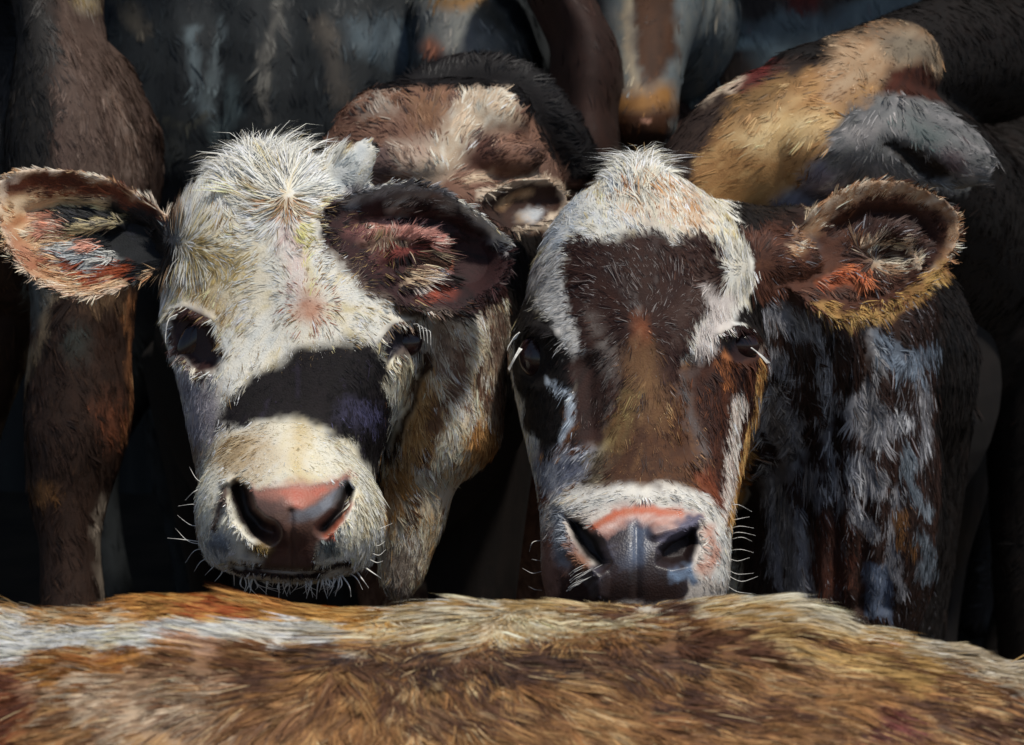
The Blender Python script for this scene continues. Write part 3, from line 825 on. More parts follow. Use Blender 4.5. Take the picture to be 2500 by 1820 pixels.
    for i in range(4):
        k = i / 3
        x0, y0 = 1010 + 28 * k, 792 + 16 * k
        cv.append([P(x0, y0, 2.52), P(x0 + 12, y0 + 2, 2.49), P(x0 + 18 - 4 * k, y0 + 36, 2.48)])
    sub("eyelashes", strands("eyelashes", cv, 0.0007, M_LASH), eyes[1])
cow_white()

# ================================================================== brown-faced cow with a cream poll
def cow_brown():
    D = 2.65
    sh = Shell()
    sh.slices([(412, 1566, 36, 0.0, 0.08, 2), (438, 1566, 95, -0.045, 0.12, 2), (482, 1567, 160, -0.075, 0.15, 2.0), (540, 1570, 214, -0.094, 0.17, 2.1), (590, 1570, 242, -0.102, 0.17, 2.3), (650, 1566, 262, -0.108, 0.18, 2.4),
               (730, 1555, 272, -0.114, 0.18, 2.4), (800, 1552, 298, -0.118, 0.18, 2.4), (870, 1558, 314, -0.122, 0.18, 2.3), (960, 1558, 301, -0.135, 0.16, 2.1), (1080, 1556, 273, -0.155, 0.13, 2.0),
               (1190, 1555, 246, -0.180, 0.09, 2.1), (1270, 1553, 233, -0.210, 0.06, 2.3), (1350, 1550, 229, -0.228, 0.03, 2.5), (1430, 1549, 222, -0.228, 0.0, 2.5), (1500, 1549, 180, -0.205, -0.03, 2.2), (1535, 1549, 90, -0.16, -0.08, 2)], D)
    sh.ear([(1850, 610), (1925, 575), (1990, 505), (2080, 450), (2180, 438), (2280, 470), (2340, 520), (2348, 570)],
           [(1850, 690), (1930, 715), (2010, 770), (2090, 790), (2170, 765), (2250, 715), (2310, 650), (2348, 570)], D + 0.05, D + 0.03, 0.040, 0.014, tilt=-0.030)
    sh.sweep([P(1690, 640, D + 0.06), P(1830, 645, D + 0.06), P(1960, 640, D + 0.085)], [0.065, 0.045, 0.03])
    # neck and chest showing past the right cheek
    sh.slices([(520, 1900, 110, 0.30, 0.55, 2), (600, 1960, 200, 0.26, 0.62, 2.1), (720, 2020, 240, 0.24, 0.70, 2.2), (880, 2035, 236, 0.22, 0.72, 2.2), (1040, 2045, 232, 0.22, 0.72, 2.2), (1200, 2050, 240, 0.22, 0.70, 2.2),
               (1320, 2045, 246, 0.23, 0.68, 2.2), (1450, 2020, 240, 0.25, 0.64, 2.1), (1600, 1990, 190, 0.30, 0.58, 2), (1680, 1980, 90, 0.36, 0.5, 2)], D, n=40)
    sh.sweep([P(1570, 760, D + 0.05), P(1750, 780, D + 0.22), P(1900, 850, D + 0.40), P(2000, 900, D + 0.6)], [0.14, 0.15, 0.19, 0.23])
    trunk_and_legs(sh, P(1990, 960, D + 0.75), P(2150, 800, D + 1.8), 0.24)
    # wrinkled folds of loose skin on the neck
    me = sh.mesh(0.0048, 6)
    nose = ('poly', [(1395, 1275), (1440, 1285), (1500, 1252), (1570, 1240), (1650, 1244), (1705, 1266), (1700, 1320), (1690, 1400), (1670, 1470), (1450, 1470), (1420, 1400), (1470, 1370)])
    nosL = ('poly', [(1385, 1262), (1420, 1275), (1460, 1320), (1482, 1372), (1470, 1384), (1430, 1360), (1400, 1310)])
    nosR = ('poly', [(1615, 1345), (1640, 1322), (1690, 1298), (1700, 1330), (1680, 1372), (1640, 1380), (1612, 1372)])
    eyeL = ('ell', 1305, 870, 45, 58, -12)
    eyeR = ('ell', 1812, 842, 40, 34, 8)
    refine(me, [nose, eyeL, eyeR])
    displace(me, [(('line', [(2040, 560), (2130, 520), (2230, 530), (2290, 600)], 10), 0.014, 40, 2.8), (('line', [(2100, 602), (2160, 578), (2220, 592), (2244, 650)], 7), -0.014, 28, 2.8),
                  (('ell', 2190, 625, 40, 26, 10), 0.018, 40, 2.8), (('line', [(2000, 680), (2070, 660), (2140, 700)], 8), -0.012, 34, 2.8), (('line', [(2000, 720), (2080, 735), (2200, 700)], 7), 0.010, 34, 2.8)])
    displace(me, [(nosL, 0.030, 34, 2.7), (nosR, 0.028, 30, 2.7), (eyeL, 0.014, 44, 2.75), (eyeR, 0.014, 34, 2.75),
                  (('line', [(1382, 1330), (1420, 1370), (1462, 1410), (1462, 1450)], 14), -0.012, 34, 2.7),
                  (('line', [(1600, 1300), (1700, 1275)], 12), -0.008, 30, 2.7),
                  (('line', [(1555, 1290), (1555, 1460)], 4), 0.005, 30, 2.7),
                  (('line', [(1380, 1235), (1500, 1212), (1640, 1210), (1730, 1240)], 12), -0.007, 40, 2.7),
                  (('line', [(1440, 900), (1450, 1050)], 26), 0.012, 70, 2.7), (('line', [(1690, 900), (1680, 1080)], 26), 0.012, 70, 2.7),
                  (('ell', 1560, 850, 60, 200, 0), -0.008, 90, 2.7),
                  (('line', [(1760, 815), (1800, 795), (1850, 815)], 8), -0.010, 30, 2.8),
                  (('line', [(1250, 830), (1300, 800), (1350, 820)], 8), -0.010, 34, 2.8)] +
             [(('line', [(1900 + 70 * k, 760 + 40 * (k % 2)), (1880 + 78 * k, 1000), (1900 + 70 * k, 1250), (1920 + 60 * k, 1480)], 10), 0.016, 50, 3.3) for k in range(5)])
    darkpatch = ('poly', [(1366, 610), (1400, 586), (1450, 578), (1510, 592), (1552, 570), (1585, 548), (1612, 576), (1650, 590), (1690, 572), (1735, 592), (1768, 640), (1762, 720), (1700, 800), (1670, 880), (1660, 950), (1650, 1000),
                          (1560, 1010), (1480, 1000), (1470, 1070), (1430, 1085), (1410, 1060), (1400, 980), (1400, 880), (1395, 780), (1380, 690)])
    layers = [(None, 1, SHADOWB, 0),
              (('poly', [(1200, 320), (1780, 320), (1800, 500), (1826, 600), (1840, 700), (1800, 790), (1900, 860), (1850, 1100), (1810, 1500), (1290, 1500), (1290, 1200), (1220, 900)]), 10, WHITE, 0),
              (('line', [(1560, 480), (1640, 470), (1690, 540)], 50), 60, pal((236, 230, 212, 4), (196, 150, 104, 1.2), (210, 206, 196, 2), (160, 98, 58, 0.8)), 0),
              (('line', [(1575, 430), (1600, 520)], 18), 30, pal((186, 128, 80, 1), (232, 224, 204, 2), (146, 92, 60, 1)), 0),
              (('poly', [(1310, 560), (1360, 500), (1420, 470), (1400, 560), (1345, 630)]), 60, pal((206, 212, 216, 2), (186, 194, 200, 2), (236, 232, 220, 2)), 0),
              # bridge and cheeks
              (('poly', [(1330, 960), (1480, 960), (1640, 900), (1730, 860), (1860, 840), (1890, 900), (1850, 1080), (1790, 1290), (1700, 1240), (1400, 1240), (1300, 1150)]), 16, pal((126, 84, 52, 3), (92, 56, 36, 3), (158, 116, 76, 1.5), (60, 38, 28, 1.5)), 0),
              (('poly', [(1395, 1080), (1470, 1060), (1560, 1000), (1650, 1000), (1690, 1080), (1710, 1200), (1640, 1215), (1480, 1215), (1400, 1200)]), 40, pal((96, 62, 38, 3), (70, 44, 30, 3), (134, 96, 60, 2)), 0),
              (('poly', [(1400, 1200), (1440, 1080), (1500, 1060), (1480, 1180), (1430, 1222)]), 40, pal((140, 128, 106, 2), (96, 84, 66, 2), (60, 46, 38, 2)), 0),
              (darkpatch, 26, pal((60, 36, 28, 4), (48, 28, 24, 3), (84, 56, 44, 1)), 0),
              # white hairs fanning up out of the whorl
              (('poly', [(1560, 790), (1490, 640), (1520, 590), (1570, 640), (1600, 600), (1640, 620), (1590, 780)]), 70, pal((64, 42, 34, 4), (54, 36, 30, 3), (128, 122, 118, 1.2), (86, 66, 58, 1.5)), 0),
              (('poly', [(1440, 740), (1480, 820), (1530, 860), (1500, 980), (1470, 1050), (1450, 900)]), 40, pal((160, 152, 144, 1.2), (116, 106, 100, 2), (72, 50, 42, 3)), 0),
              (('poly', [(1690, 860), (1650, 960), (1680, 1040), (1720, 1160), (1740, 1120), (1700, 1000), (1720, 900)]), 36, pal((136, 136, 136, 1.2), (100, 94, 92, 2), (84, 56, 42, 3)), 0),
              (('poly', [(1700, 640), (1740, 660), (1700, 800), (1640, 830)]), 60, pal((110, 92, 84, 1.5), (62, 40, 32, 4), (150, 140, 134, 0.7)), 0),
              (('ell', 1562, 815, 18, 44, 0), 26, pal((156, 92, 60, 2), (128, 74, 48, 2), (190, 134, 98, 1)), 0),
              (('line', [(1562, 870), (1590, 960), (1600, 1010)], 36), 60, pal((132, 100, 64, 2), (106, 74, 48, 3), (160, 130, 92, 1)), 0),
              (('line', [(1540, 960), (1500, 1080)], 18), 40, pal((150, 130, 84, 1), (108, 80, 50, 1)), 0),
              (('poly', [(1700, 1150), (1770, 1130), (1780, 1240), (1730, 1250)]), 40, pal((140, 74, 44, 2), (108, 56, 36, 2)), 0),
              # right eye patch and cheek stripes, plus a rim light painted along the cheek edge
              (('poly', [(1690, 880), (1740, 850), (1790, 810), (1870, 830), (1880, 900), (1840, 1040), (1800, 1260), (1750, 1200), (1710, 1040)]), 22, pal((82, 46, 30, 3), (58, 34, 26, 3), (112, 64, 38, 1.5)), 0),
              (('line', [(1762, 900), (1776, 870), (1772, 930)], 16), 22, pal((166, 104, 62, 2), (130, 78, 48, 2)), 0),
              (('line', [(1808, 980), (1788, 1100), (1770, 1270)], 16), 16, pal((236, 222, 208, 2), (214, 196, 184, 2)), 0),
              (('line', [(1866, 890), (1852, 1020), (1816, 1130), (1790, 1270)], 11), 10, pal((216, 170, 106, 2), (190, 132, 74, 1)), 0, 0.4),
              (('poly', [(1720, 700), (1800, 720), (1790, 800), (1740, 870), (1700, 880), (1720, 790)]), 30, pal((222, 212, 204, 3), (186, 176, 170, 2), (150, 136, 128, 1)), 0),
              # left eye patch
              (('poly', [(1240, 800), (1270, 770), (1350, 780), (1400, 830), (1410, 900), (1380, 1000), (1370, 1090), (1330, 1130), (1290, 1050), (1250, 930)]), 16, pal((28, 22, 20, 3), (20, 16, 15, 3), (46, 34, 30, 1)), 0),
              (('poly', [(1290, 620), (1360, 620), (1395, 740), (1418, 890), (1385, 870), (1345, 790), (1300, 730)]), 20, pal((226, 222, 216, 2), (190, 188, 184, 1), (240, 234, 226, 2)), 0),
              (('poly', [(1240, 720), (1290, 700), (1335, 780), (1340, 810), (1250, 830)]), 30, pal((46, 42, 40, 2), (28, 24, 22, 2), (90, 90, 90, 0.8)), 0),
              (('poly', [(1395, 870), (1450, 860), (1472, 1000), (1470, 1075), (1410, 1085), (1400, 1000)]), 20, pal((40, 26, 22, 2), (56, 34, 28, 2)), 0),
              (('line', [(1345, 930), (1385, 950), (1395, 1010), (1368, 1080)], 9), 12, pal((186, 196, 206, 2), (150, 160, 172, 1)), 0),
              (('poly', [(1290, 1080), (1320, 1130), (1400, 1090), (1450, 1110), (1420, 1180), (1350, 1240), (1310, 1230)]), 40, pal((170, 172, 178, 3), (130, 134, 146, 2), (206, 202, 200, 2)), 0),
              (('ell', 1400, 1145, 30, 26, -30), 34, pal((104, 108, 124, 2), (84, 86, 98, 1)), 0),
              (('poly', [(1305, 1190), (1360, 1220), (1350, 1260), (1315, 1260)]), 30, pal((120, 72, 54, 2), (90, 56, 44, 2)), 0),
              # muzzle
              (('poly', [(1310, 1240), (1390, 1205), (1500, 1200), (1640, 1198), (1730, 1235), (1790, 1310), (1800, 1500), (1300, 1500)]), 18, pal((196, 186, 176, 3), (216, 206, 194, 3), (160, 148, 140, 2)), 0),
              (('line', [(1350, 1240), (1400, 1225), (1500, 1213), (1640, 1212), (1720, 1240), (1758, 1300), (1762, 1400)], 22), 22, pal((236, 230, 216, 3), (206, 204, 198, 2), (222, 206, 180, 1)), 0),
              (('poly', [(1318, 1290), (1385, 1290), (1450, 1390), (1470, 1440), (1440, 1500), (1310, 1500)]), 18, pal((112, 76, 64, 3), (140, 108, 96, 2), (84, 56, 48, 2)), 0),
              (('line', [(1352, 1260), (1368, 1310), (1370, 1360)], 20), 26, pal((150, 156, 164, 2), (110, 112, 118, 2)), 0),
              (('poly', [(1362, 1400), (1400, 1370), (1450, 1400), (1460, 1440), (1430, 1480), (1360, 1480)]), 18, pal((46, 30, 28, 2), (64, 42, 36, 1)), 0),
              (('line', [(1400, 1350), (1440, 1385), (1466, 1408), (1466, 1440)], 10), 14, pal((146, 104, 80, 2), (112, 78, 60, 1)), 0.2),
              (nose, 12, pal((34, 27, 28, 2), (52, 44, 48, 3), (80, 76, 86, 2), (104, 104, 116, 1)), 0.7, 0.8),
              (('poly', [(1470, 1380), (1520, 1340), (1600, 1380), (1660, 1420), (1660, 1480), (1450, 1480)]), 40, pal((46, 30, 26, 2), (34, 24, 22, 2)), 0.8),
              (('poly', [(1438, 1286), (1500, 1252), (1570, 1238), (1650, 1244), (1702, 1266), (1660, 1282), (1600, 1288), (1555, 1280), (1510, 1292), (1470, 1298)]), 24, pal((176, 120, 104, 2), (204, 164, 150, 2), (226, 200, 190, 1.5)), 0.5, 1.0),
              (('line', [(1445, 1284), (1510, 1256), (1580, 1246), (1660, 1254)], 9), 12, pal((200, 104, 72, 2), (190, 120, 92, 1)), 0.5, 0.4),
              (('line', [(1555, 1300), (1552, 1330), (1540, 1370)], 22), 34, pal((96, 106, 124, 2), (70, 76, 92, 2)), 0.95),
              (('line', [(1620, 1310), (1690, 1275)], 14), 14, pal((110, 106, 124, 2), (86, 82, 96, 1)), 0.95),
              (('line', [(1640, 1400), (1690, 1390), (1700, 1420)], 14), 16, pal((120, 140, 164, 2), (80, 90, 108, 2)), 0.95),
              (nosL, 10, pal((14, 11, 11, 1), (20, 15, 14, 1)), 0.4, 0.3),
              (nosR, 10, pal((26, 13, 13, 1), (34, 18, 17, 1)), 0.4, 0.3),
              (('line', [(1725, 1300), (1740, 1340), (1728, 1390)], 14), 20, pal((206, 164, 146, 2), (186, 140, 120, 1)), 0),
              (eyeL, 10, pal((20, 16, 16, 1), (28, 20, 18, 1)), 0.7), (eyeR, 10, pal((34, 18, 16, 1), (48, 26, 22, 1)), 0.7),
              # neck with curled grey locks
              (('poly', [(1895, 520), (2000, 470), (2300, 600), (2275, 900), (2300, 1300), (2260, 1700), (1830, 1700), (1800, 1300), (1880, 900), (1880, 700)]), 14, pal((54, 34, 26, 4), (40, 26, 21, 3), (68, 43, 32, 1.5)), 0),
              (('line', [(2100, 760), (2140, 880), (2120, 990)], 14), 26, GREY, 0), (('line', [(2240, 900), (2262, 1040), (2230, 1140)], 12), 22, GREY, 0), (('line', [(2010, 900), (2030, 1080), (2050, 1240)], 10), 22, GREY, 0), (('line', [(2190, 1200), (2170, 1330), (2200, 1450)], 11), 22, GREY, 0), (('line', [(1890, 1330), (1910, 1460)], 14), 26, GREY, 0), (('line', [(2060, 1330), (2050, 1450)], 9), 20, GREY, 0),
              (('poly', [(1865, 740), (1900, 705), (1945, 715), (1985, 770), (1990, 830), (1930, 820), (1870, 810)]), 16, GREY, 0),
              (('poly', [(1870, 830), (1910, 850), (1960, 900), (1955, 930), (1910, 920), (1870, 870)]), 16, GREY, 0),
              (('line', [(1985, 780), (2020, 860), (2040, 950), (2080, 1010)], 13), 16, GREY, 0),
              (('poly', [(2120, 810), (2180, 830), (2230, 860), (2280, 830), (2290, 870), (2240, 890), (2250, 930), (2180, 920), (2140, 870)]), 18, pal((122, 134, 148, 3), (88, 96, 108, 2), (168, 180, 192, 1)), 0),
              (('poly', [(2080, 950), (2130, 930), (2160, 990), (2230, 1010), (2240, 1050), (2170, 1060), (2160, 1110), (2120, 1100), (2080, 1030)]), 16, GREY, 0),
              (('poly', [(1850, 960), (1890, 940), (1950, 980), (1980, 1080), (1975, 1130), (1940, 1090), (1960, 1200), (1920, 1180), (1890, 1080), (1855, 1080)]), 16, GREY, 0),
              (('poly', [(1850, 1120), (1900, 1130), (1950, 1250), (1990, 1350), (2000, 1470), (1935, 1470), (1900, 1330), (1860, 1220)]), 18, GREY, 0),
              (('poly', [(2060, 1100), (2110, 1120), (2160, 1150), (2170, 1220), (2100, 1210), (2060, 1180)]), 16, GREY, 0),
              (('poly', [(2070, 1200), (2120, 1230), (2150, 1310), (2120, 1325), (2080, 1280)]), 14, GREY, 0),
              (('poly', [(1960, 1140), (2000, 1130), (2020, 1230), (1975, 1210)]), 16, GREY, 0),
              (('poly', [(2200, 1080), (2225, 1100), (2240, 1180), (2285, 1260), (2270, 1280), (2210, 1200)]), 12, pal((128, 136, 144, 2), (90, 98, 106, 2)), 0),
              (('poly', [(2240, 1290), (2290, 1320), (2290, 1390), (2255, 1430), (2240, 1370)]), 16, pal((120, 128, 136, 2), (84, 90, 96, 2)), 0),
              (('poly', [(2115, 1370), (2172, 1375), (2182, 1510), (2110, 1510)]), 8, pal((108, 120, 140, 2), (80, 88, 104, 2), (140, 150, 164, 1)), 0, 0.4),
              (('poly', [(1980, 1260), (2060, 1260), (2100, 1420), (2000, 1500)]), 60, pal((80, 46, 34, 2), (60, 36, 28, 2)), 0),
              (('line', [(2190, 1260), (2210, 1340)], 16), 24, pal((116, 80, 46, 2), (86, 54, 34, 1)), 0),
              # ear
              (('poly', [(1835, 560), (1960, 540), (2060, 430), (2200, 420), (2370, 510), (2360, 620), (2200, 780), (2080, 805), (1980, 770), (1910, 720), (1840, 720)]), 10, pal((92, 56, 40, 3), (70, 42, 31, 3), (124, 80, 56, 1)), 0),
              (('line', [(1945, 600), (2000, 515), (2090, 460), (2190, 450), (2280, 480), (2335, 540), (2325, 610), (2270, 690)], 20), 24, pal((206, 182, 150, 2), (160, 118, 84, 2), (226, 210, 186, 1.5), (110, 72, 52, 1)), 0),
              (('line', [(2300, 660), (2220, 735), (2140, 775), (2070, 780), (2010, 750)], 18), 24, pal((196, 160, 96, 2), (160, 122, 72, 2), (130, 88, 56, 1.5)), 0),
              (('poly', [(2030, 560), (2120, 500), (2240, 510), (2300, 570), (2280, 640), (2230, 660), (2200, 600), (2110, 590)]), 30, pal((60, 35, 27, 3), (44, 26, 21, 2)), 0),
              (('line', [(2105, 600), (2150, 580), (2200, 580), (2230, 610), (2240, 650)], 9), 10, pal((226, 206, 180, 2), (196, 164, 132, 1)), 0),
              (('poly', [(2110, 610), (2160, 605), (2215, 640), (2210, 680), (2140, 680)]), 24, pal((196, 186, 166, 2), (150, 118, 90, 2), (110, 70, 50, 1)), 0),
              (('poly', [(1990, 690), (2050, 655), (2100, 660), (2140, 710), (2110, 730), (2080, 690)]), 20, pal((206, 122, 78, 2), (168, 86, 52, 2), (226, 176, 150, 1)), 0),
              (('line', [(1945, 575), (1985, 600), (1990, 640)], 8), 26, pal((96, 96, 98, 1), (78, 56, 46, 3)), 0)]
    flow = [('rad', 1562, 800, 330), ('dir', 1560, 420, 110, 0, -1.6), ('dir', 1560, 1000, 110, 0, 0.9), ('dir', 1480, 1080, 130, -0.7, 0.9), ('dir', 1680, 1100, 130, 0.5, 1.2),
            ('rad', 1555, 1330, 220), ('dir', 1780, 1050, 90, -0.2, 1.3), ('dir', 1300, 950, 130, 0.1, 1.2), ('dir', 2050, 1050, 330, 0.25, 1.3), ('curl', 2200, 860, 90), ('curl', 2130, 1000, 70),
            ('dir', 1930, 800, 100, 0.6, 1), ('rad', 1860, 650, 330), ('rad', 2140, 640, 150), ('dir', 1940, 650, 90, 1, 0.1), ('dir', 1330, 640, 80, -1, 0.6)]
    finish_body(me, layers, 202, 3.2, flow)
    lens = [(1560, 415, 70, 84), (1340, 600, 90, 36), (1800, 680, 90, 40), (1560, 1400, 150, 12), (1560, 1220, 120, 24), (2050, 1000, 300, 46), (2150, 630, 70, 54), (2200, 770, 110, 20), (2330, 560, 90, 20), (2150, 450, 130, 20), (1340, 1400, 70, 14)]
    fur = grow_fur(me, 290000, layers, flow, 202, 27, lens, 0.15, [(1560, 415, 70, 0.65), (2060, 950, 250, 0.25), (2150, 620, 70, 0.6)], 2.3, bald=[nosL, nosR, ('ell', 1302, 872, 52, 64, -12), ('ell', 1814, 842, 46, 40, 8)], dmax=3.5, jitter=0.22, dcoat=3.2, flecks=[(darkpatch, 0.06, (120, 108, 102)), (('ell', 1555, 720, 140, 110, 0), 0.14, (132, 124, 120)), (('ell', 1570, 1080, 130, 120, 0), 0.06, (150, 116, 78)), (('poly', [(1880, 560), (2280, 560), (2280, 1600), (1850, 1600)]), 0.05, (136, 134, 138))], lock=9, gather=0.4, clump=0.35, thin=[(nose, 0.55)])
    t = thing("cow", (P(2050, 900, 3.5)[0], P(2050, 900, 3.5)[1], 0),
              "brown faced cow with a cream forehead, dark eye patches and curly grey neck", "cow", GROUP)
    part("body", me, t); part("fur", fur, t)
    bv = bvh_of(me); s = D / FPX
    eyes = []
    for (ex, ey, rx, ry, an) in ((1305, 872, 38, 50, 10), (1813, 842, 42, 35, -8)):
        hit, nn = ray(bv, ex, ey)
        c_, s_ = math.cos(math.radians(an)), math.sin(math.radians(an))
        eyes.append(part("eye", eye_mesh(hit + FW * 0.005, (RT * c_ + UP * s_, FW, -RT * s_ + UP * c_), (rx * s, 0.014, ry * s)), t))
    cv = []
    for a in ((1320, 1320, 1300, 1325, 1292, 1348), (1322, 1370, 1310, 1368, 1298, 1366), (1325, 1395, 1300, 1400, 1276, 1388), (1322, 1442, 1306, 1440, 1290, 1432),
              (1770, 1240, 1800, 1232, 1836, 1250), (1772, 1275, 1800, 1268, 1830, 1262), (1775, 1295, 1805, 1285, 1840, 1290), (1778, 1320, 1810, 1312, 1836, 1322), (1778, 1345, 1810, 1342, 1840, 1350),
              (1776, 1362, 1800, 1370, 1830, 1362), (1776, 1390, 1800, 1402, 1840, 1400), (1776, 1405, 1810, 1420, 1850, 1408), (1774, 1430, 1800, 1445, 1836, 1450), (1775, 1308, 1805, 1300, 1845, 1308)):
        cv.append([P(a[0], a[1], D - 0.10), P(a[2], a[3], D - 0.12), P(a[4], a[5], D - 0.11)])
    mid = P(1550, 0, D)[0]
    part("whiskers", strands("whiskers", [c for c in cv if c[0][0] < mid], 0.0007, M_LASH), t)
    part("whiskers", strands("whiskers", [c for c in cv if c[0][0] >= mid], 0.0007, M_LASH), t)
    cv = []
    for i in range(16):
        x0 = 1380 + 60 * rng.random(); y0 = 1395 + 50 * rng.random()
        cv.append([P(x0, y0, D - 0.222), P(x0 + 12, y0 - 10, D - 0.235), P(x0 + 34, y0 - 22, D - 0.235)])
    part("lip_hair", strands("lip_hair", cv, 0.0008, M_LASH), t)
    ca, cb = [], []
    for i in range(6):
        k = i / 5
        ca.append([P(1835 + 4 * k, 850 + 4 * k, D - 0.10), P(1850 + 5 * k, 862 + 2 * k, D - 0.115), P(1872 + 8 * k, 888 - 2 * k, D - 0.12)])
        cb.append([P(1268 - 8 * k, 812 + 14 * k, D - 0.10), P(1256 - 8 * k, 822 + 14 * k, D - 0.12), P(1240 - 2 * k, 846 + 10 * k, D - 0.12)])
        cb.append([P(1268 + 6 * k, 850 + 3 * k, D - 0.11), P(1258 + 3 * k, 868 + 3 * k, D - 0.125), P(1240 + 3 * k, 900 + 6 * k, D - 0.12)])
    sub("eyelashes", strands("eyelashes", cb, 0.0008, M_LASH), eyes[0])
    sub("eyelashes", strands("eyelashes", ca, 0.0012, M_LASH), eyes[1])
cow_brown()

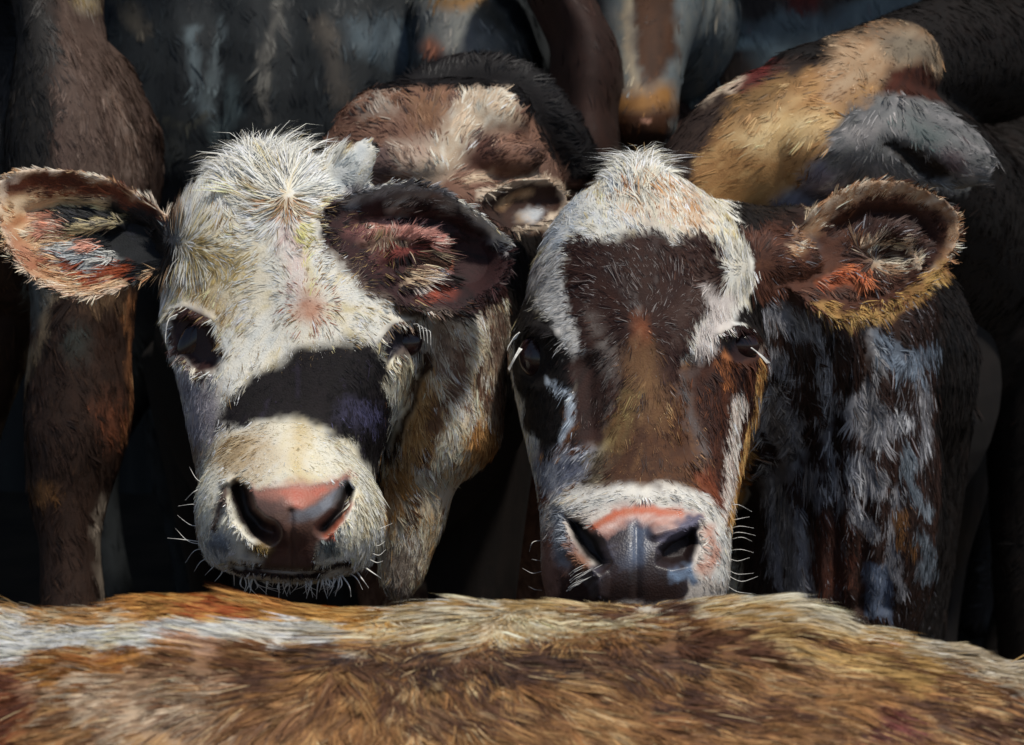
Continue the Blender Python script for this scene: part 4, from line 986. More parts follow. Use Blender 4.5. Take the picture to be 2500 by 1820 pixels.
# ================================================================== cow whose back fills the foreground
def cow_front():
    D = 1.95
    crest = [(-700, 1640), (-400, 1560), (-150, 1500), (0, 1492), (100, 1496), (200, 1475), (320, 1446), (450, 1434), (600, 1444), (800, 1464), (1000, 1470), (1200, 1464), (1400, 1458), (1600, 1452),
             (1800, 1454), (2000, 1480), (2200, 1532), (2350, 1572), (2500, 1608), (2700, 1680), (2950, 1800), (3100, 1960)]
    K = smooth_interp(crest, 110)
    rings = []
    th = np.linspace(0, 2 * np.pi, 72, endpoint=False)
    p = 2.35
    for i, (px, py) in enumerate(K):
        c = P(px, py, D)
        k = i / (len(K) - 1)
        e = math.sqrt(max(0.02, 1 - (2 * k - 1) ** 8))
        a, b = 0.30 * e, 0.36 * e
        co, si = np.cos(th), np.sin(th)
        dy = np.sign(co) * np.abs(co) ** (2 / p) * a
        dz = np.sign(si) * np.abs(si) ** (2 / p) * b
        # shallow trough along the spine, so the far flank shows over it
        dz = dz - 0.010 * np.exp(-((dy + 0.02) / 0.05) ** 2) * (si > 0) * np.clip((1100 - px) / 400, 0, 1)
        o = c.copy(); o[2] -= b * 1.0 - 0.010; o[1] -= 0.11
        rings.append(o + dy[:, None] * np.array([0, 1.0, 0]) + dz[:, None] * np.array([0, 0, 1.0]))
    sh = Shell(); sh.rings(rings)
    z = np.array([0, 0, 1.0])
    for px, off in ((-350, 0), (2750, 0)):
        for s in (-1, 1):
            a = P(px, 1500, D); a[2] = 0.72; a[1] += s * 0.15 - 0.11
            sh.sweep([a, a - z * 0.28, a - z * 0.42, a - z * 0.62, a - z * 0.69], [0.13, 0.075, 0.055, 0.04, 0.052], m=18)
    nk = P(-600, 1560, D); nk[1] -= 0.11; nk[2] -= 0.25
    sh.sweep([nk, nk + [-0.3, 0, 0.1], nk + [-0.55, 0, 0.12], nk + [-0.75, 0, 0.0], nk + [-0.92, 0, -0.12]], [0.25, 0.17, 0.13, 0.12, 0.08])
    me = sh.mesh(0.009, 6)
    co = get_co(me); px, py, d = proj(co)
    # muscles, ribs and loose hide
    bump = 0.012 * (noise(px / 260 + 3, py / 130, 41) - 0.5) + 0.006 * (noise(px / 90, py / 60, 42) - 0.5)
    co = co + get_no(me) * (bump * (d < 2.2))[:, None]
    me.vertices.foreach_set("co", co.ravel()); me.update()
    BR = pal((84, 56, 40, 1.6), (122, 84, 54, 3), (158, 114, 70, 3), (186, 146, 96, 2), (210, 180, 136, 1.4))
    GOLD = pal((150, 92, 52, 1.6), (178, 124, 66, 3), (200, 152, 84, 3), (220, 186, 122, 2))
    STR = pal((190, 160, 120, 0.8), (228, 220, 202, 3), (212, 212, 208, 2.5), (232, 220, 190, 2), (176, 150, 116, 0.6))
    layers = [(None, 1, BR, 0),
              (('poly', [(-200, 1300), (1300, 1300), (1250, 1500), (1050, 1600), (500, 1560), (200, 1540), (-200, 1560)]), 30, GOLD, 0),
              (('poly', [(0, 1480), (100, 1470), (260, 1480), (420, 1520), (520, 1560), (420, 1570), (60, 1580)]), 50, pal((222, 208, 180, 2), (186, 142, 90, 2), (206, 186, 150, 2)), 0),
              (('poly', [(450, 1470), (560, 1470), (640, 1520), (600, 1540), (480, 1510)]), 40, pal((166, 84, 44, 2), (186, 120, 66, 2)), 0),
              (('line', [(880, 1474), (980, 1476)], 14), 30, pal((196, 106, 60, 2), (206, 150, 100, 1)), 0),
              (('poly', [(860, 1600), (1050, 1470), (1400, 1440), (1800, 1440), (2050, 1480), (2300, 1560), (2560, 1620), (2600, 1700), (2300, 1640), (2000, 1560), (1700, 1560), (1300, 1600), (1000, 1620)]), 40,
               pal((206, 184, 140, 3), (184, 150, 96, 2), (226, 214, 186, 2), (150, 116, 76, 1)), 0),
              (('line', [(960, 1500), (1040, 1482), (1200, 1470), (1400, 1462), (1600, 1456), (1800, 1460)], 34), 30, pal((226, 226, 220, 3), (206, 206, 196, 2), (222, 206, 168, 1)), 0),
              (('line', [(1780, 1462), (2000, 1490), (2250, 1552), (2550, 1632)], 30), 36, pal((222, 212, 188, 3), (206, 188, 150, 2), (200, 200, 192, 1)), 0),
              (('line', [(2250, 1600), (2600, 1690)], 40), 50, pal((206, 196, 178, 2), (186, 170, 142, 2), (222, 216, 200, 1)), 0),
              (('line', [(1380, 1560), (1620, 1530), (1640, 1570)], 20), 40, pal((150, 96, 62, 2), (118, 84, 60, 2), (206, 170, 110, 1)), 0),
              (('line', [(1540, 1545), (1640, 1525)], 10), 16, pal((92, 66, 54, 2), (120, 86, 60, 1)), 0),
              # spine stripe
              (('line', [(-60, 1545), (60, 1562), (180, 1568), (300, 1562), (420, 1556), (560, 1560), (680, 1564), (780, 1576), (850, 1592)], 30), 26, STR, 0, 0.5),
              (('poly', [(-50, 1500), (60, 1500), (110, 1560), (60, 1620), (-50, 1650)]), 40, STR, 0),
              (('line', [(440, 1572), (520, 1590), (540, 1620)], 18), 40, pal((190, 150, 120, 2), (170, 124, 90, 2)), 0),
              (('line', [(840, 1590), (1000, 1580), (1200, 1560), (1500, 1560)], 12), 30, pal((222, 206, 170, 2), (190, 156, 108, 1)), 0),
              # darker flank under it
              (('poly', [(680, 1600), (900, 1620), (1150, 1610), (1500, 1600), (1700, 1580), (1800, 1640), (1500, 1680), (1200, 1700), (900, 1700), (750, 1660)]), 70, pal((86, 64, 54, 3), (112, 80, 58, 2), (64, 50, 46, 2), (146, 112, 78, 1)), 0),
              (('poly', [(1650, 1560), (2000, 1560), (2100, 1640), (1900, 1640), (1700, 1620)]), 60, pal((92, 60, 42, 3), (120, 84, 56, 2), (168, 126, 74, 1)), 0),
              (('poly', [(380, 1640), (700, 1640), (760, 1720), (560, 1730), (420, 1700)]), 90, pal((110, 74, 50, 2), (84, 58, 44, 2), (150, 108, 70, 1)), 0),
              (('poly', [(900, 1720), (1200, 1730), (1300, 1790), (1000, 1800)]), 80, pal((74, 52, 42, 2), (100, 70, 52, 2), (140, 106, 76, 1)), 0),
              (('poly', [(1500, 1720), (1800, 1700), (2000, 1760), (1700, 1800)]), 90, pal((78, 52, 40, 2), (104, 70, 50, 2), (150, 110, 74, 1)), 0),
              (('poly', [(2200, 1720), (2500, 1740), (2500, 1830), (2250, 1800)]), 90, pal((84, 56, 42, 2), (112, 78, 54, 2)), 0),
              (('line', [(1850, 1580), (2000, 1620), (2120, 1650)], 20), 40, pal((190, 154, 96, 2), (206, 178, 128, 1), (140, 102, 64, 2)), 0),
              (('poly', [(2100, 1600), (2350, 1640), (2350, 1700), (2200, 1700)]), 50, pal((176, 140, 84, 2), (120, 84, 54, 2)), 0),
              (('poly', [(60, 1640), (280, 1600), (420, 1600), (300, 1680), (120, 1720)]), 50, pal((176, 122, 60, 3), (146, 90, 44, 2), (120, 72, 40, 1)), 0),
              (('poly', [(-50, 1660), (60, 1650), (110, 1760), (40, 1860), (-50, 1860)]), 60, pal((96, 54, 36, 2), (128, 76, 46, 2), (70, 44, 34, 1)), 0),
              (('poly', [(100, 1700), (400, 1650), (560, 1700), (560, 1800), (300, 1800)]), 160, pal((150, 118, 88, 3), (200, 178, 150, 2), (120, 86, 60, 2), (166, 122, 88, 1)), 0),
              (('ell', 2140, 1790, 60, 34, 0), 70, pal((112, 54, 46, 2), (96, 60, 46, 2)), 0)]
    flow = [('dir', 300, 1500, 260, -0.9, -0.55), ('dir', 0, 1480, 160, -1, -0.8), ('dir', 700, 1500, 260, -0.75, -0.35), ('dir', 200, 1640, 260, -1.0, 0.7), ('dir', 560, 1620, 200, -0.9, 0.6), ('dir', 300, 1780, 230, -0.4, 0.9), ('dir', 700, 1780, 230, 0.1, 0.9),
            ('dir', 1100, 1480, 170, -0.9, 0.15), ('dir', 1500, 1470, 200, -1.0, 0.2), ('dir', 1000, 1600, 150, -0.2, 0.9), ('dir', 1000, 1720, 260, 0.35, 0.95), ('dir', 1300, 1680, 300, 0.7, 0.85), ('dir', 1700, 1680, 330, 0.95, 0.7), ('dir', 2100, 1620, 330, 1.0, 0.45), ('dir', 2300, 1750, 300, 0.7, 0.9), ('dir', 1900, 1480, 160, -0.5, -0.5)]
    finish_body(me, layers, 303, 99, flow, 20.0)
    lens = [(300, 1500, 300, 66), (1500, 1470, 300, 60), (2300, 1560, 300, 62), (300, 1760, 300, 80), (1400, 1740, 500, 104)]
    fur = grow_fur(me, 270000, layers, flow, 303, 95, lens, 0.15, [(1600, 1460, 250, 0.2), (100, 1500, 150, 0.5), (2300, 1580, 250, 0.25)], 2.5, facing=0.5, box=(-250, 1250, 2750, 2050), jitter=0.13, clump=0.35, lock=46, gather=0.5, streak=20.0, flecks=[(('poly', [(-200, 1580), (2700, 1580), (2700, 2000), (-200, 2000)]), 0.03, (206, 178, 134)), (('poly', [(-200, 1580), (2700, 1580), (2700, 2000), (-200, 2000)]), 0.05, (84, 58, 42))])
    t = thing("cow", (0, P(1250, 1500, D)[1] - 0.11, 0), "tan and brown cow seen from above its pale striped back in the foreground", "cow", GROUP)
    part("body", me, t); part("fur", fur, t)
cow_front()

# ================================================================== cows behind
def simple_cow(label, sh, voxel, layers, seed, flow, nfur, length, lens, base, width=4, lift=0.16, dents=(), dmax=99, smooth=6, clump=0.5, jit=0.25, dcoat=99):
    me = sh.mesh(voxel, smooth)
    if dents: displace(me, dents)
    finish_body(me, layers, seed, dcoat, flow)
    fur = grow_fur(me, nfur, layers, flow, seed, length, lens, lift, (), width, dmax=dmax, jitter=jit, clump=clump, dcoat=dcoat, lock=9, gather=0.35)
    t = thing("cow", (base[0], base[1], 0), label, "cow", GROUP)
    part("body", me, t); part("fur", fur, t)
    return t, me

# brown and cream head between the two faces
sh = Shell(); D = 3.15
sh.slices([(203, 1085, 90, 0.05, 0.16, 2.4), (220, 1088, 165, 0.0, 0.2, 2.6), (255, 1078, 212, -0.05, 0.22, 2.6), (320, 1068, 256, -0.075, 0.24, 2.3), (380, 1062, 290, -0.09, 0.24, 2.2), (450, 1072, 304, -0.095, 0.24, 2.2), (540, 1080, 285, -0.105, 0.24, 2.2),
           (650, 1085, 250, -0.13, 0.22, 2.1), (800, 1090, 190, -0.15, 0.16, 2), (900, 1090, 110, -0.14, 0.10, 2)], D)
sh.sweep([P(960, 270, D + 0.13), P(1050, 212, D + 0.15), P(1160, 188, D + 0.16), P(1260, 208, D + 0.16), P(1345, 300, D + 0.17), P(1390, 420, D + 0.2)], [0.03, 0.032, 0.034, 0.036, 0.04, 0.05], m=18)
sh.ball(P(960, 285, D - 0.01), (0.05, 0.05, 0.035)); sh.ball(P(1205, 290, D - 0.02), (0.05, 0.05, 0.045)); sh.ball(P(1010, 410, D - 0.06), (0.075, 0.05, 0.03)); sh.ball(P(1215, 390, D - 0.05), (0.06, 0.05, 0.03))
sh.ear([(1155, 500), (1200, 458), (1260, 430), (1320, 430), (1370, 456), (1390, 494)], [(1155, 515), (1195, 550), (1250, 568), (1310, 560), (1360, 536), (1390, 494)], D - 0.20, D - 0.13, 0.035, 0.013)
sh.sweep([P(1080, 500, D), P(1150, 510, D - 0.08), P(1200, 508, D - 0.11)], [0.08, 0.05, 0.03])
sh.sweep([P(1080, 500, D + 0.06), P(1100, 560, D + 0.4), P(1110, 620, D + 0.85)], [0.13, 0.16, 0.20])
trunk_and_legs(sh, P(1110, 660, D + 0.9), P(1160, 600, D + 1.9), 0.25)
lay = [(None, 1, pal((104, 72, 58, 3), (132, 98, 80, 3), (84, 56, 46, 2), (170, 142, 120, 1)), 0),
       (('poly', [(1130, 205), (1260, 205), (1270, 300), (1200, 330), (1090, 420), (1010, 470), (1060, 330), (1100, 280)]), 50, pal((206, 196, 176, 3), (190, 168, 142, 2), (222, 214, 196, 2), (164, 160, 152, 1)), 0),
       (('poly', [(870, 260), (940, 215), (1000, 220), (980, 270), (900, 290)]), 60, pal((176, 160, 144, 2), (132, 96, 74, 2)), 0),
       (('poly', [(1000, 215), (1090, 225), (1080, 330), (1000, 320)]), 50, pal((110, 76, 54, 2), (140, 104, 76, 2)), 0),
       (('poly', [(1140, 320), (1200, 310), (1240, 400), (1180, 420), (1130, 390)]), 40, pal((92, 60, 48, 3), (72, 46, 38, 2)), 0),
       (('poly', [(1280, 300), (1380, 400), (1390, 460), (1300, 420)]), 40, pal((92, 68, 58, 2), (120, 92, 78, 2)), 0),
       (('poly', [(960, 345), (1060, 340), (1060, 400), (1000, 440), (960, 420)]), 50, pal((196, 180, 162, 2), (160, 134, 116, 2)), 0),
       (('ell', 1165, 432, 36, 14, -18), 16, pal((216, 196, 168, 1), (196, 170, 142, 1)), 0),
       (('poly', [(880, 360), (960, 370), (950, 440), (890, 440)]), 30, pal((108, 88, 82, 2), (84, 64, 58, 1)), 0),
       (('poly', [(1150, 500), (1210, 440), (1300, 425), (1390, 460), (1395, 510), (1330, 562), (1230, 568)]), 8, pal((70, 46, 36, 2), (50, 34, 28, 2)), 0),
       (('line', [(1170, 484), (1220, 448), (1310, 434), (1372, 460), (1388, 496), (1350, 540), (1270, 566)], 12), 10, pal((216, 198, 174, 2), (178, 152, 128, 2)), 0),
       (('line', [(1220, 498), (1260, 478), (1290, 470)], 10), 14, pal((196, 164, 124, 2), (140, 96, 62, 1)), 0),
       (('ell', 1300, 522, 28, 14, -20), 14, pal((186, 190, 192, 2), (200, 170, 136, 1)), 0),
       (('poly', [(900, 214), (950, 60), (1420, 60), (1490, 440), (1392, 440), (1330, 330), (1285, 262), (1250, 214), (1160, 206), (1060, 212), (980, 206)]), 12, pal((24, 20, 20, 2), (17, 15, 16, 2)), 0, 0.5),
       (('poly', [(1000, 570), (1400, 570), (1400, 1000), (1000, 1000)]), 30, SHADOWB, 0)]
def cow_mid():
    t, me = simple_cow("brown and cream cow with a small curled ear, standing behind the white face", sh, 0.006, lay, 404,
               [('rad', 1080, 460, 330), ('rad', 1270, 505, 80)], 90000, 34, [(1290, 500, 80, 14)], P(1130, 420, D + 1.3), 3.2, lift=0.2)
cow_mid()

# tan cow with a grey ear, right
sh = Shell(); D = 3.05
sh.sweep([P(1665, 480, D - 0.02), P(1740, 425, D), P(1850, 360, D + 0.02), P(1960, 330, D + 0.05), P(2060, 340, D + 0.1), P(2140, 380, D + 0.22), P(2190, 470, D + 0.45), P(2260, 600, D + 0.9)],
         [0.052, 0.078, 0.096, 0.102, 0.100, 0.115, 0.16, 0.21], m=40)
sh.slices([(150, 2030, 60, 0.0, 0.12, 2), (190, 1990, 130, -0.02, 0.16, 2), (260, 1950, 190, -0.05, 0.2, 2), (360, 1900, 200, -0.07, 0.2, 2), (460, 1900, 190, -0.06, 0.2, 2), (560, 1900, 130, -0.03, 0.18, 2), (600, 1900, 50, 0, 0.12, 2)], D)
sh.sweep([P(1960, 270, D + 0.07), P(2100, 200, D + 0.18), P(2250, 150, D + 0.42), P(2420, 130, D + 0.8)], [0.085, 0.075, 0.085, 0.12], m=30)
sh.ear([(2020, 340), (2090, 262), (2170, 230), (2260, 240), (2340, 285), (2410, 345), (2434, 385)], [(2020, 400), (2110, 450), (2200, 470), (2290, 462), (2360, 462), (2405, 455), (2434, 385)], D - 0.10, D - 0.06, -0.03, 0.018, tilt=0.01)
sh.sweep([P(1960, 360, D), P(2040, 370, D - 0.06), P(2120, 360, D - 0.07)], [0.08, 0.055, 0.03])
trunk_and_legs(sh, P(2300, 640, D + 0.95), P(2600, 560, D + 2.0), 0.27)
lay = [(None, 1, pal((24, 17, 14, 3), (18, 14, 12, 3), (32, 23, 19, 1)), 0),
       (('poly', [(1600, 150), (2160, 150), (2300, 260), (2300, 480), (1900, 640), (1600, 560)]), 40, pal((60, 44, 35, 3), (44, 33, 27, 3), (80, 60, 48, 1)), 0),
       (('poly', [(1690, 400), (1760, 290), (1850, 215), (1960, 180), (2060, 160), (2180, 230), (2060, 320), (1990, 420), (1900, 520), (1850, 600), (1760, 560), (1700, 480)]), 36, pal((120, 86, 54, 1.2), (150, 108, 66, 2.5), (174, 132, 84, 3), (198, 162, 110, 2)), 0),
       (('poly', [(1790, 330), (1900, 260), (2010, 270), (2060, 300), (1960, 350), (1850, 370)]), 70, pal((184, 148, 98, 1), (206, 174, 122, 2), (224, 198, 150, 3)), 0),  # golden light on the head, painted into the coat
       (('poly', [(1760, 230), (1850, 200), (1960, 190), (1900, 260), (1800, 300)]), 60, pal((140, 104, 62, 2), (112, 84, 50, 2), (168, 132, 82, 1)), 0),
       (('poly', [(2030, 100), (2160, 60), (2330, 90), (2330, 180), (2170, 180), (2070, 260), (2010, 250)]), 60, pal((176, 150, 120, 2), (160, 124, 90, 2)), 0),
       (('poly', [(2120, 70), (2290, 100), (2300, 170), (2180, 150)]), 40, pal((130, 118, 100, 2), (104, 92, 78, 2), (140, 88, 58, 0.7)), 0),
       (('poly', [(2160, 170), (2260, 160), (2330, 240), (2290, 250), (2160, 240)]), 36, pal((74, 34, 20, 2), (52, 26, 17, 2), (100, 54, 26, 1)), 0),
       (('poly', [(1620, 300), (1720, 200), (1800, 190), (1760, 290), (1690, 420), (1680, 520), (1620, 500)]), 40, pal((64, 48, 40, 2), (48, 36, 30, 2), (84, 66, 54, 1)), 0),
       (('line', [(1712, 250), (1745, 230), (1790, 205), (1812, 180)], 11), 12, pal((216, 196, 170, 2), (186, 160, 136, 2)), 0),
       (('ell', 1850, 180, 40, 20, -20), 30, pal((110, 44, 40, 2), (80, 36, 32, 1)), 0),
       (('poly', [(1860, 600), (1900, 500), (2000, 400), (2090, 340), (2200, 400), (2160, 440), (2060, 460), (1960, 540), (1900, 590)]), 40, pal((140, 138, 150, 3), (108, 104, 114, 2), (168, 170, 174, 1.5), (96, 84, 80, 1)), 0),
       (('poly', [(2010, 360), (2090, 255), (2180, 220), (2300, 250), (2450, 350), (2440, 470), (2300, 470), (2150, 470), (2030, 430)]), 20, pal((122, 122, 118, 3), (98, 98, 98, 2.5), (150, 146, 144, 2), (88, 78, 78, 1)), 0),
       (('line', [(2080, 330), (2180, 300), (2290, 340), (2380, 420)], 14), 36, pal((166, 160, 156, 2), (132, 128, 126, 2)), 0),
       (('ell', 2250, 320, 60, 20, 18), 40, pal((86, 100, 98, 2), (110, 118, 116, 1)), 0),
       (('poly', [(2158, 345), (2200, 348), (2260, 375), (2318, 430), (2300, 442), (2250, 428), (2200, 380)]), 12, pal((24, 18, 15, 1), (34, 26, 22, 1)), 0),
       (('ell', 2320, 390, 34, 26, 30), 30, pal((104, 88, 88, 2), (128, 116, 116, 1)), 0)]
def cow_tan():
    t, me = simple_cow("golden tan cow with one big grey ear, at the right behind the brown face", sh, 0.006, lay, 505,
               [('dir', 1850, 350, 250, -1.0, 0.6), ('dir', 1950, 250, 200, -1, 0.5), ('dir', 1950, 500, 150, -0.5, 1), ('dir', 2250, 330, 160, 1, 0.35), ('dir', 2150, 180, 100, -0.8, 0.5)],
               80000, 30, [(2200, 120, 80, 22)], P(2350, 430, D + 1.4), 3.0, dcoat=3.30, dents=[(('poly', [(2158, 345), (2200, 348), (2260, 375), (2318, 430), (2300, 442), (2250, 428), (2200, 380)]), 0.012, 20, 3.2)])
cow_tan()

# brown cow at the left edge: haunch and hind leg
sh = Shell(); D = 3.2
sh.slices([(-260, 60, 260, 0.02, 0.55, 2.2), (-60, 120, 120, 0.02, 0.45, 2.1), (60, 150, 90, 0.0, 0.38, 2.1), (200, 175, 128, -0.02, 0.34, 2.1), (340, 190, 165, -0.03, 0.32, 2.1), (460, 195, 168, -0.03, 0.30, 2.1), (600, 200, 142, -0.03, 0.26, 2.1), (740, 205, 122, -0.03, 0.22, 2.1),
           (860, 196, 120, -0.025, 0.19, 2.1), (980, 192, 128, -0.02, 0.17, 2.1), (1080, 186, 122, -0.015, 0.16, 2.1), (1200, 170, 100, 0.0, 0.14, 2.0), (1320, 170, 74, 0.01, 0.12, 2.0), (1440, 176, 76, 0.01, 0.12, 2.0), (1600, 185, 80, 0.0, 0.13, 2.0),
           (2000, 185, 62, 0.02, 0.12, 2), (2400, 185, 58, 0.02, 0.12, 2), (2700, 185, 78, -0.02, 0.13, 2)], D, n=70)
sh.slices([(-260, -120, 200, 0.3, 0.7, 2.1), (100, -90, 150, 0.3, 0.62, 2), (500, -60, 170, 0.28, 0.56, 2), (760, -30, 146, 0.26, 0.48, 2), (900, -60, 120, 0.26, 0.44, 2), (1060, -100, 100, 0.26, 0.42, 2), (1300, -140, 80, 0.26, 0.4, 2), (1700, -140, 70, 0.26, 0.4, 2), (2400, -140, 60, 0.28, 0.4, 2), (2600, -140, 70, 0.26, 0.42, 2)], D, n=50)
b0 = P(150, 0, D + 0.3); b0[2] = 1.2
sh.sweep([b0, b0 + [-0.4, 0.05, 0.02], b0 + [-0.9, 0.1, 0.0], b0 + [-1.3, 0.12, 0.02]], [0.24, 0.3, 0.32, 0.26], m=36)
for s in (-0.14, 0.14):
    a = b0 + [-1.25, 0.12 + s, -0.1]
    sh.sweep([a, a - [0, 0, 0.45], a - [0, 0, 0.62], a - [0, 0, 0.95], a - [0, 0, 1.07]], [0.14, 0.075, 0.055, 0.04, 0.055], m=18)
lay = [(None, 1, pal((58, 40, 31, 3), (44, 31, 25, 3), (76, 55, 42, 1.2)), 0),
       (('poly', [(120, -60), (250, -60), (380, 330), (370, 480), (150, 480), (130, 220)]), 60, pal((98, 80, 70, 3), (80, 63, 54, 3), (122, 104, 92, 1.5)), 0),
       (('poly', [(-50, -60), (120, -60), (140, 480), (-50, 480)]), 50, pal((46, 43, 40, 3), (36, 34, 32, 2), (66, 60, 54, 1)), 0),
       (('ell', 215, 10, 30, 26, 0), 40, pal((170, 146, 96, 1), (150, 140, 128, 1)), 0),
       (('line', [(270, 230), (310, 340), (330, 420)], 18), 26, pal((130, 112, 100, 2), (104, 84, 72, 2)), 0),
       (('line', [(150, 270), (165, 460)], 10), 20, pal((106, 86, 76, 2), (80, 62, 54, 2)), 0),
       (('line', [(322, 720), (316, 830), (322, 960), (312, 1060)], 12), 18, pal((146, 98, 62, 2), (116, 76, 50, 2), (180, 136, 96, 1)), 0),  # rim light painted down the right edge of the leg
       (('line', [(262, 1200), (240, 1300), (246, 1420), (258, 1480)], 12), 16, pal((146, 134, 120, 2), (110, 98, 86, 2)), 0),  # the painted rim light carried on down the lower leg
       (('ell', 100, 1205, 40, 34, 0), 34, pal((110, 76, 44, 2), (84, 58, 38, 1)), 0),
       (('ell', 270, 1030, 34, 60, 0), 50, pal((110, 66, 46, 2), (84, 52, 38, 2)), 0),
       (('ell', 185, 840, 34, 40, 0), 50, pal((64, 68, 64, 2), (50, 46, 40, 2)), 0),
       (('ell', 250, 730, 46, 34, 0), 50, pal((116, 92, 68, 2), (90, 66, 48, 2)), 0),
       (('poly', [(-60, 640), (80, 640), (128, 740), (70, 920), (10, 1090), (-60, 1090)]), 14, pal((70, 50, 36, 3), (56, 40, 32, 2), (88, 66, 50, 1)), 0),
       (('line', [(125, 730), (100, 810), (62, 930), (0, 1090)], 13), 18, pal((150, 132, 106, 2), (120, 102, 80, 2)), 0),
       (('poly', [(60, 640), (128, 680), (118, 760), (80, 800)]), 30, pal((104, 108, 104, 2), (80, 78, 72, 2)), 0)]
def cow_left():
    simple_cow("brown cow at the left edge, only its haunch and hind leg in view", sh, 0.007, lay, 606, [('dir', 180, 300, 400, 0.25, 1), ('dir', 180, 1000, 500, 0.12, 1)], 110000, 36, [], b0, 3.2, lift=0.10)
cow_left()

# dark brown cow, a rounded shoulder between the backs
sh = Shell(); D = 3.75
sh.slices([(-200, 1330, 120, 0.0, 0.3, 2), (0, 1370, 80, -0.02, 0.35, 2), (120, 1425, 82, -0.05, 0.36, 2), (210, 1430, 92, -0.06, 0.36, 2), (290, 1425, 84, -0.06, 0.34, 2), (380, 1425, 92, -0.07, 0.34, 2.1), (470, 1420, 88, -0.06, 0.34, 2.1), (620, 1400, 100, -0.05, 0.34, 2), (1000, 1390, 120, 0.0, 0.4, 2), (1200, 1390, 60, 0.1, 0.3, 2)], D)
trunk_and_legs(sh, P(1400, 520, D + 0.35), P(1500, 430, D + 1.5), 0.28)
def cow_dark():
    simple_cow("dark brown cow with a plain shaded shoulder, left of the white and brown muzzle", sh, 0.008, [(None, 1, pal((56, 36, 29, 3), (44, 29, 24, 3), (70, 46, 37, 1)), 0)], 707,
               [('dir', 1420, 300, 400, 0.3, 1)], 9000, 30, [], P(1420, 480, D + 0.9), 4.4, lift=0.12)
cow_dark()

# white faced cow with a brown blaze looking down
sh = Shell(); D = 4.0
sh.slices([(-190, 1570, 90, 0.0, 0.2, 2), (-130, 1572, 150, -0.06, 0.24, 2.2), (-40, 1572, 158, -0.08, 0.26, 2.2), (60, 1570, 140, -0.09, 0.24, 2.2), (150, 1565, 112, -0.12, 0.2, 2.1), (220, 1562, 98, -0.16, 0.15, 2.1), (300, 1560, 92, -0.20, 0.1, 2.3), (350, 1558, 80, -0.19, 0.06, 2.2), (392, 1556, 44, -0.15, 0.0, 2)], D)
sh.sweep([P(1570, 0, D + 0.1), P(1600, 60, D + 0.45), P(1620, 120, D + 0.9)], [0.13, 0.17, 0.22])
trunk_and_legs(sh, P(1620, 200, D + 0.95), P(1650, 160, D + 2.0), 0.29)
lay = [(None, 1, pal((128, 128, 120, 2), (104, 112, 114, 2), (150, 142, 128, 1)), 0),
       (('poly', [(1400, -200), (1500, -200), (1500, 300), (1440, 300)]), 30, pal((100, 114, 120, 2), (128, 132, 132, 2)), 0),
       (('poly', [(1530, -200), (1660, -200), (1650, 120), (1600, 210), (1565, 210), (1540, 100)]), 30, pal((82, 54, 36, 3), (62, 42, 30, 2), (104, 70, 46, 1)), 0),
       (('line', [(1522, -100), (1530, 100), (1545, 210)], 10), 20, pal((180, 166, 140, 2), (150, 136, 116, 2)), 0),
       (('poly', [(1470, 215), (1650, 215), (1650, 280), (1480, 280)]), 40, pal((146, 104, 56, 2), (118, 82, 46, 2)), 0),
       (('poly', [(1470, 265), (1650, 265), (1640, 420), (1480, 420)]), 30, pal((86, 52, 30, 2), (64, 40, 26, 2)), 0),
       (('ell', 1568, 292, 12, 9, 0), 10, pal((216, 160, 130, 1), (200, 146, 120, 1)), 0.6),
       (('poly', [(1460, 255), (1490, 255), (1500, 330), (1530, 400), (1500, 400), (1470, 320)]), 14, pal((150, 156, 170, 2), (120, 128, 142, 1)), 0)]
def cow_blaze():
    simple_cow("white faced cow with a brown blaze and brown muzzle, looking down at the top", sh, 0.008, lay, 808,
               [('dir', 1560, 150, 300, 0, 1)], 12000, 26, [], P(1620, 200, D + 1.4), 4.2, lift=0.12)
cow_blaze()

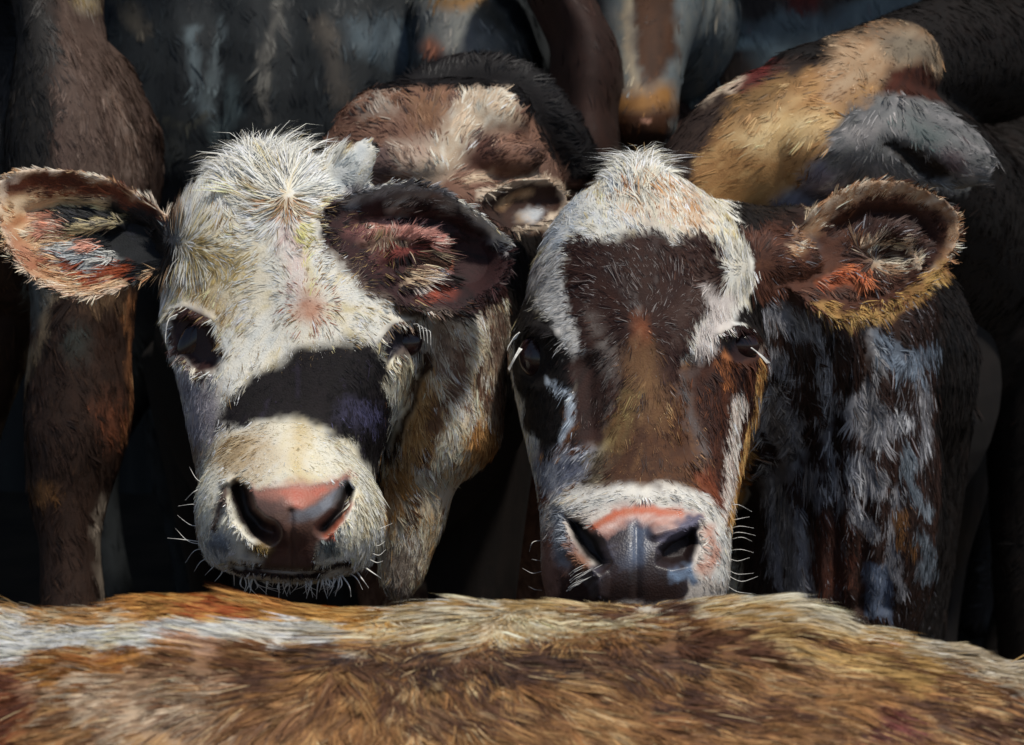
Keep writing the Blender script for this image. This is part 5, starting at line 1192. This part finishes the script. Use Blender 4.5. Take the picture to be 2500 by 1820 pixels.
# black cow with a grey and white patch, upper left
sh = Shell(); D = 4.55
s0 = P(1330, 200, D); s0[2] = 1.24
r0 = P(300, 200, D + 0.15); r0[2] = 1.26
trunk_and_legs(sh, s0, r0, 0.40)
sh.slices([(-80, 1150, 100, -0.42, -0.1, 2), (20, 1150, 150, -0.5, -0.1, 2), (110, 1160, 160, -0.55, -0.1, 2), (180, 1165, 165, -0.58, -0.1, 2), (240, 1160, 130, -0.55, -0.1, 2)], D)
lay = [(None, 1, pal((42, 46, 48, 3), (34, 37, 39, 3), (56, 60, 62, 1)), 0),
       (('poly', [(1020, 0), (1180, -40), (1260, 60), (1310, 180), (1180, 150), (1080, 160), (1000, 190), (1030, 80)]), 22, pal((140, 140, 132, 3), (112, 114, 112, 2), (170, 164, 154, 1.5)), 0),
       (('poly', [(1130, -20), (1220, 0), (1250, 90), (1170, 70)]), 30, pal((96, 92, 82, 2), (78, 78, 72, 1)), 0),
       (('ell', 1045, 125, 26, 32, -20), 22, pal((160, 108, 86, 2), (136, 96, 80, 1)), 0),
       (('line', [(1080, 0), (1170, 2)], 18), 26, pal((150, 112, 66, 1), (130, 104, 74, 1)), 0),
       (('poly', [(850, 60), (920, 40), (1020, 60), (1000, 160), (900, 140), (850, 120)]), 60, pal((70, 84, 92, 2), (88, 100, 106, 1), (54, 62, 68, 2)), 0),
       (('poly', [(970, 190), (1080, 150), (1180, 132), (1320, 180), (1330, 260), (960, 240)]), 12, pal((38, 32, 31, 2), (28, 24, 24, 2)), 0),
       (('line', [(478, 70), (486, 180), (492, 280)], 12), 18, pal((100, 112, 116, 2), (78, 88, 92, 2)), 0), (('line', [(545, 60), (530, 160), (506, 250)], 9), 16, pal((92, 102, 104, 2), (72, 80, 84, 1)), 0),
       (('line', [(690, 0), (640, 160), (660, 300)], 10), 18, pal((100, 98, 92, 2), (78, 76, 73, 1)), 0), (('line', [(790, 60), (820, 170), (830, 240)], 20), 28, pal((88, 82, 74, 2), (66, 62, 58, 2)), 0),
       (('line', [(570, 220), (560, 290), (530, 330)], 24), 34, pal((80, 92, 94, 2), (64, 74, 76, 2)), 0), (('line', [(340, 60), (310, 10)], 26), 30, pal((84, 78, 68, 2), (64, 60, 54, 1)), 0),
       (('line', [(355, 300), (470, 305), (490, 280)], 10), 14, pal((70, 70, 62, 2), (56, 56, 52, 1)), 0),
       (('poly', [(370, 330), (440, 330), (450, 400), (390, 450)]), 40, pal((66, 68, 66, 2), (52, 54, 52, 2)), 0)]
fold = [(('line', [(420 + 95 * k + 14 * math.sin(k * 3), -40), (440 + 92 * k, 150), (425 + 95 * k + 20 * math.sin(k * 2), 420)], 12), 0.016 * (1 if k % 2 else -0.7), 110, 5.0) for k in range(6)]
def cow_black():
    simple_cow("black cow standing side on in the shade with a grey and white patch", sh, 0.010, lay, 909,
               [('dir', 700, 200, 600, 0.1, 1)], 26000, 34, [], (s0 + r0) / 2, 4.4, lift=0.10, dents=fold)
cow_black()

# grey and white cow, upper right
sh = Shell(); D = 4.7
s1 = P(1700, 200, D); s1[2] = 1.22
r1 = P(2450, 200, D + 0.15); r1[2] = 1.22
trunk_and_legs(sh, s1, r1, 0.42)
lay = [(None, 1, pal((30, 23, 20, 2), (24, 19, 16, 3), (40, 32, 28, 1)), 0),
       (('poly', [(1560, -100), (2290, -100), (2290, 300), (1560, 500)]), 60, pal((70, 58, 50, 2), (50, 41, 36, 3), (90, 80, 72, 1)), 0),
       (('poly', [(1690, -60), (1790, -60), (1780, 120), (1740, 200), (1690, 330), (1600, 480), (1590, 380), (1690, 180)]), 36, pal((120, 122, 112, 2), (100, 112, 116, 2), (140, 140, 132, 1)), 0),
       (('poly', [(1780, 60), (1860, 20), (2020, 40), (2160, -40), (2290, -40), (2290, 60), (2180, 80), (2060, 80), (1990, 150), (1960, 230), (1850, 180)]), 36, pal((104, 114, 114, 2), (84, 94, 96, 2), (88, 84, 86, 1)), 0),
       (('poly', [(1800, -40), (1900, -40), (1900, 40), (1840, 60), (1800, 40)]), 30, pal((50, 42, 38, 2), (38, 32, 30, 1)), 0),
       (('ell', 1965, 12, 34, 22, 0), 24, pal((92, 36, 28, 2), (74, 32, 26, 1)), 0),
       (('poly', [(1985, 170), (2040, 100), (2140, 70), (2170, 90), (2100, 140), (2020, 180)]), 20, pal((30, 30, 33, 2), (38, 44, 58, 1)), 0),
       (('ell', 2215, 42, 48, 24, -10), 14, pal((22, 27, 32, 2), (30, 36, 42, 1)), 0),
       (('line', [(1790, 115), (1840, 95), (1900, 130)], 16), 22, pal((130, 146, 146, 2), (110, 120, 122, 1)), 0),
       (('line', [(2370, 60), (2390, 170), (2430, 270)], 18), 26, pal((104, 100, 94, 2), (80, 76, 72, 1)), 0),
       (('poly', [(2280, 80), (2350, 90), (2400, 260), (2300, 240)]), 26, pal((28, 25, 22, 2), (36, 32, 28, 1)), 0)]
def cow_grey():
    simple_cow("grey and white patched cow standing side on behind the golden tan cow", sh, 0.010, lay, 1010,
               [('dir', 2000, 200, 600, 0.2, 1)], 20000, 34, [], (s1 + r1) / 2, 4.4, lift=0.10)
cow_grey()
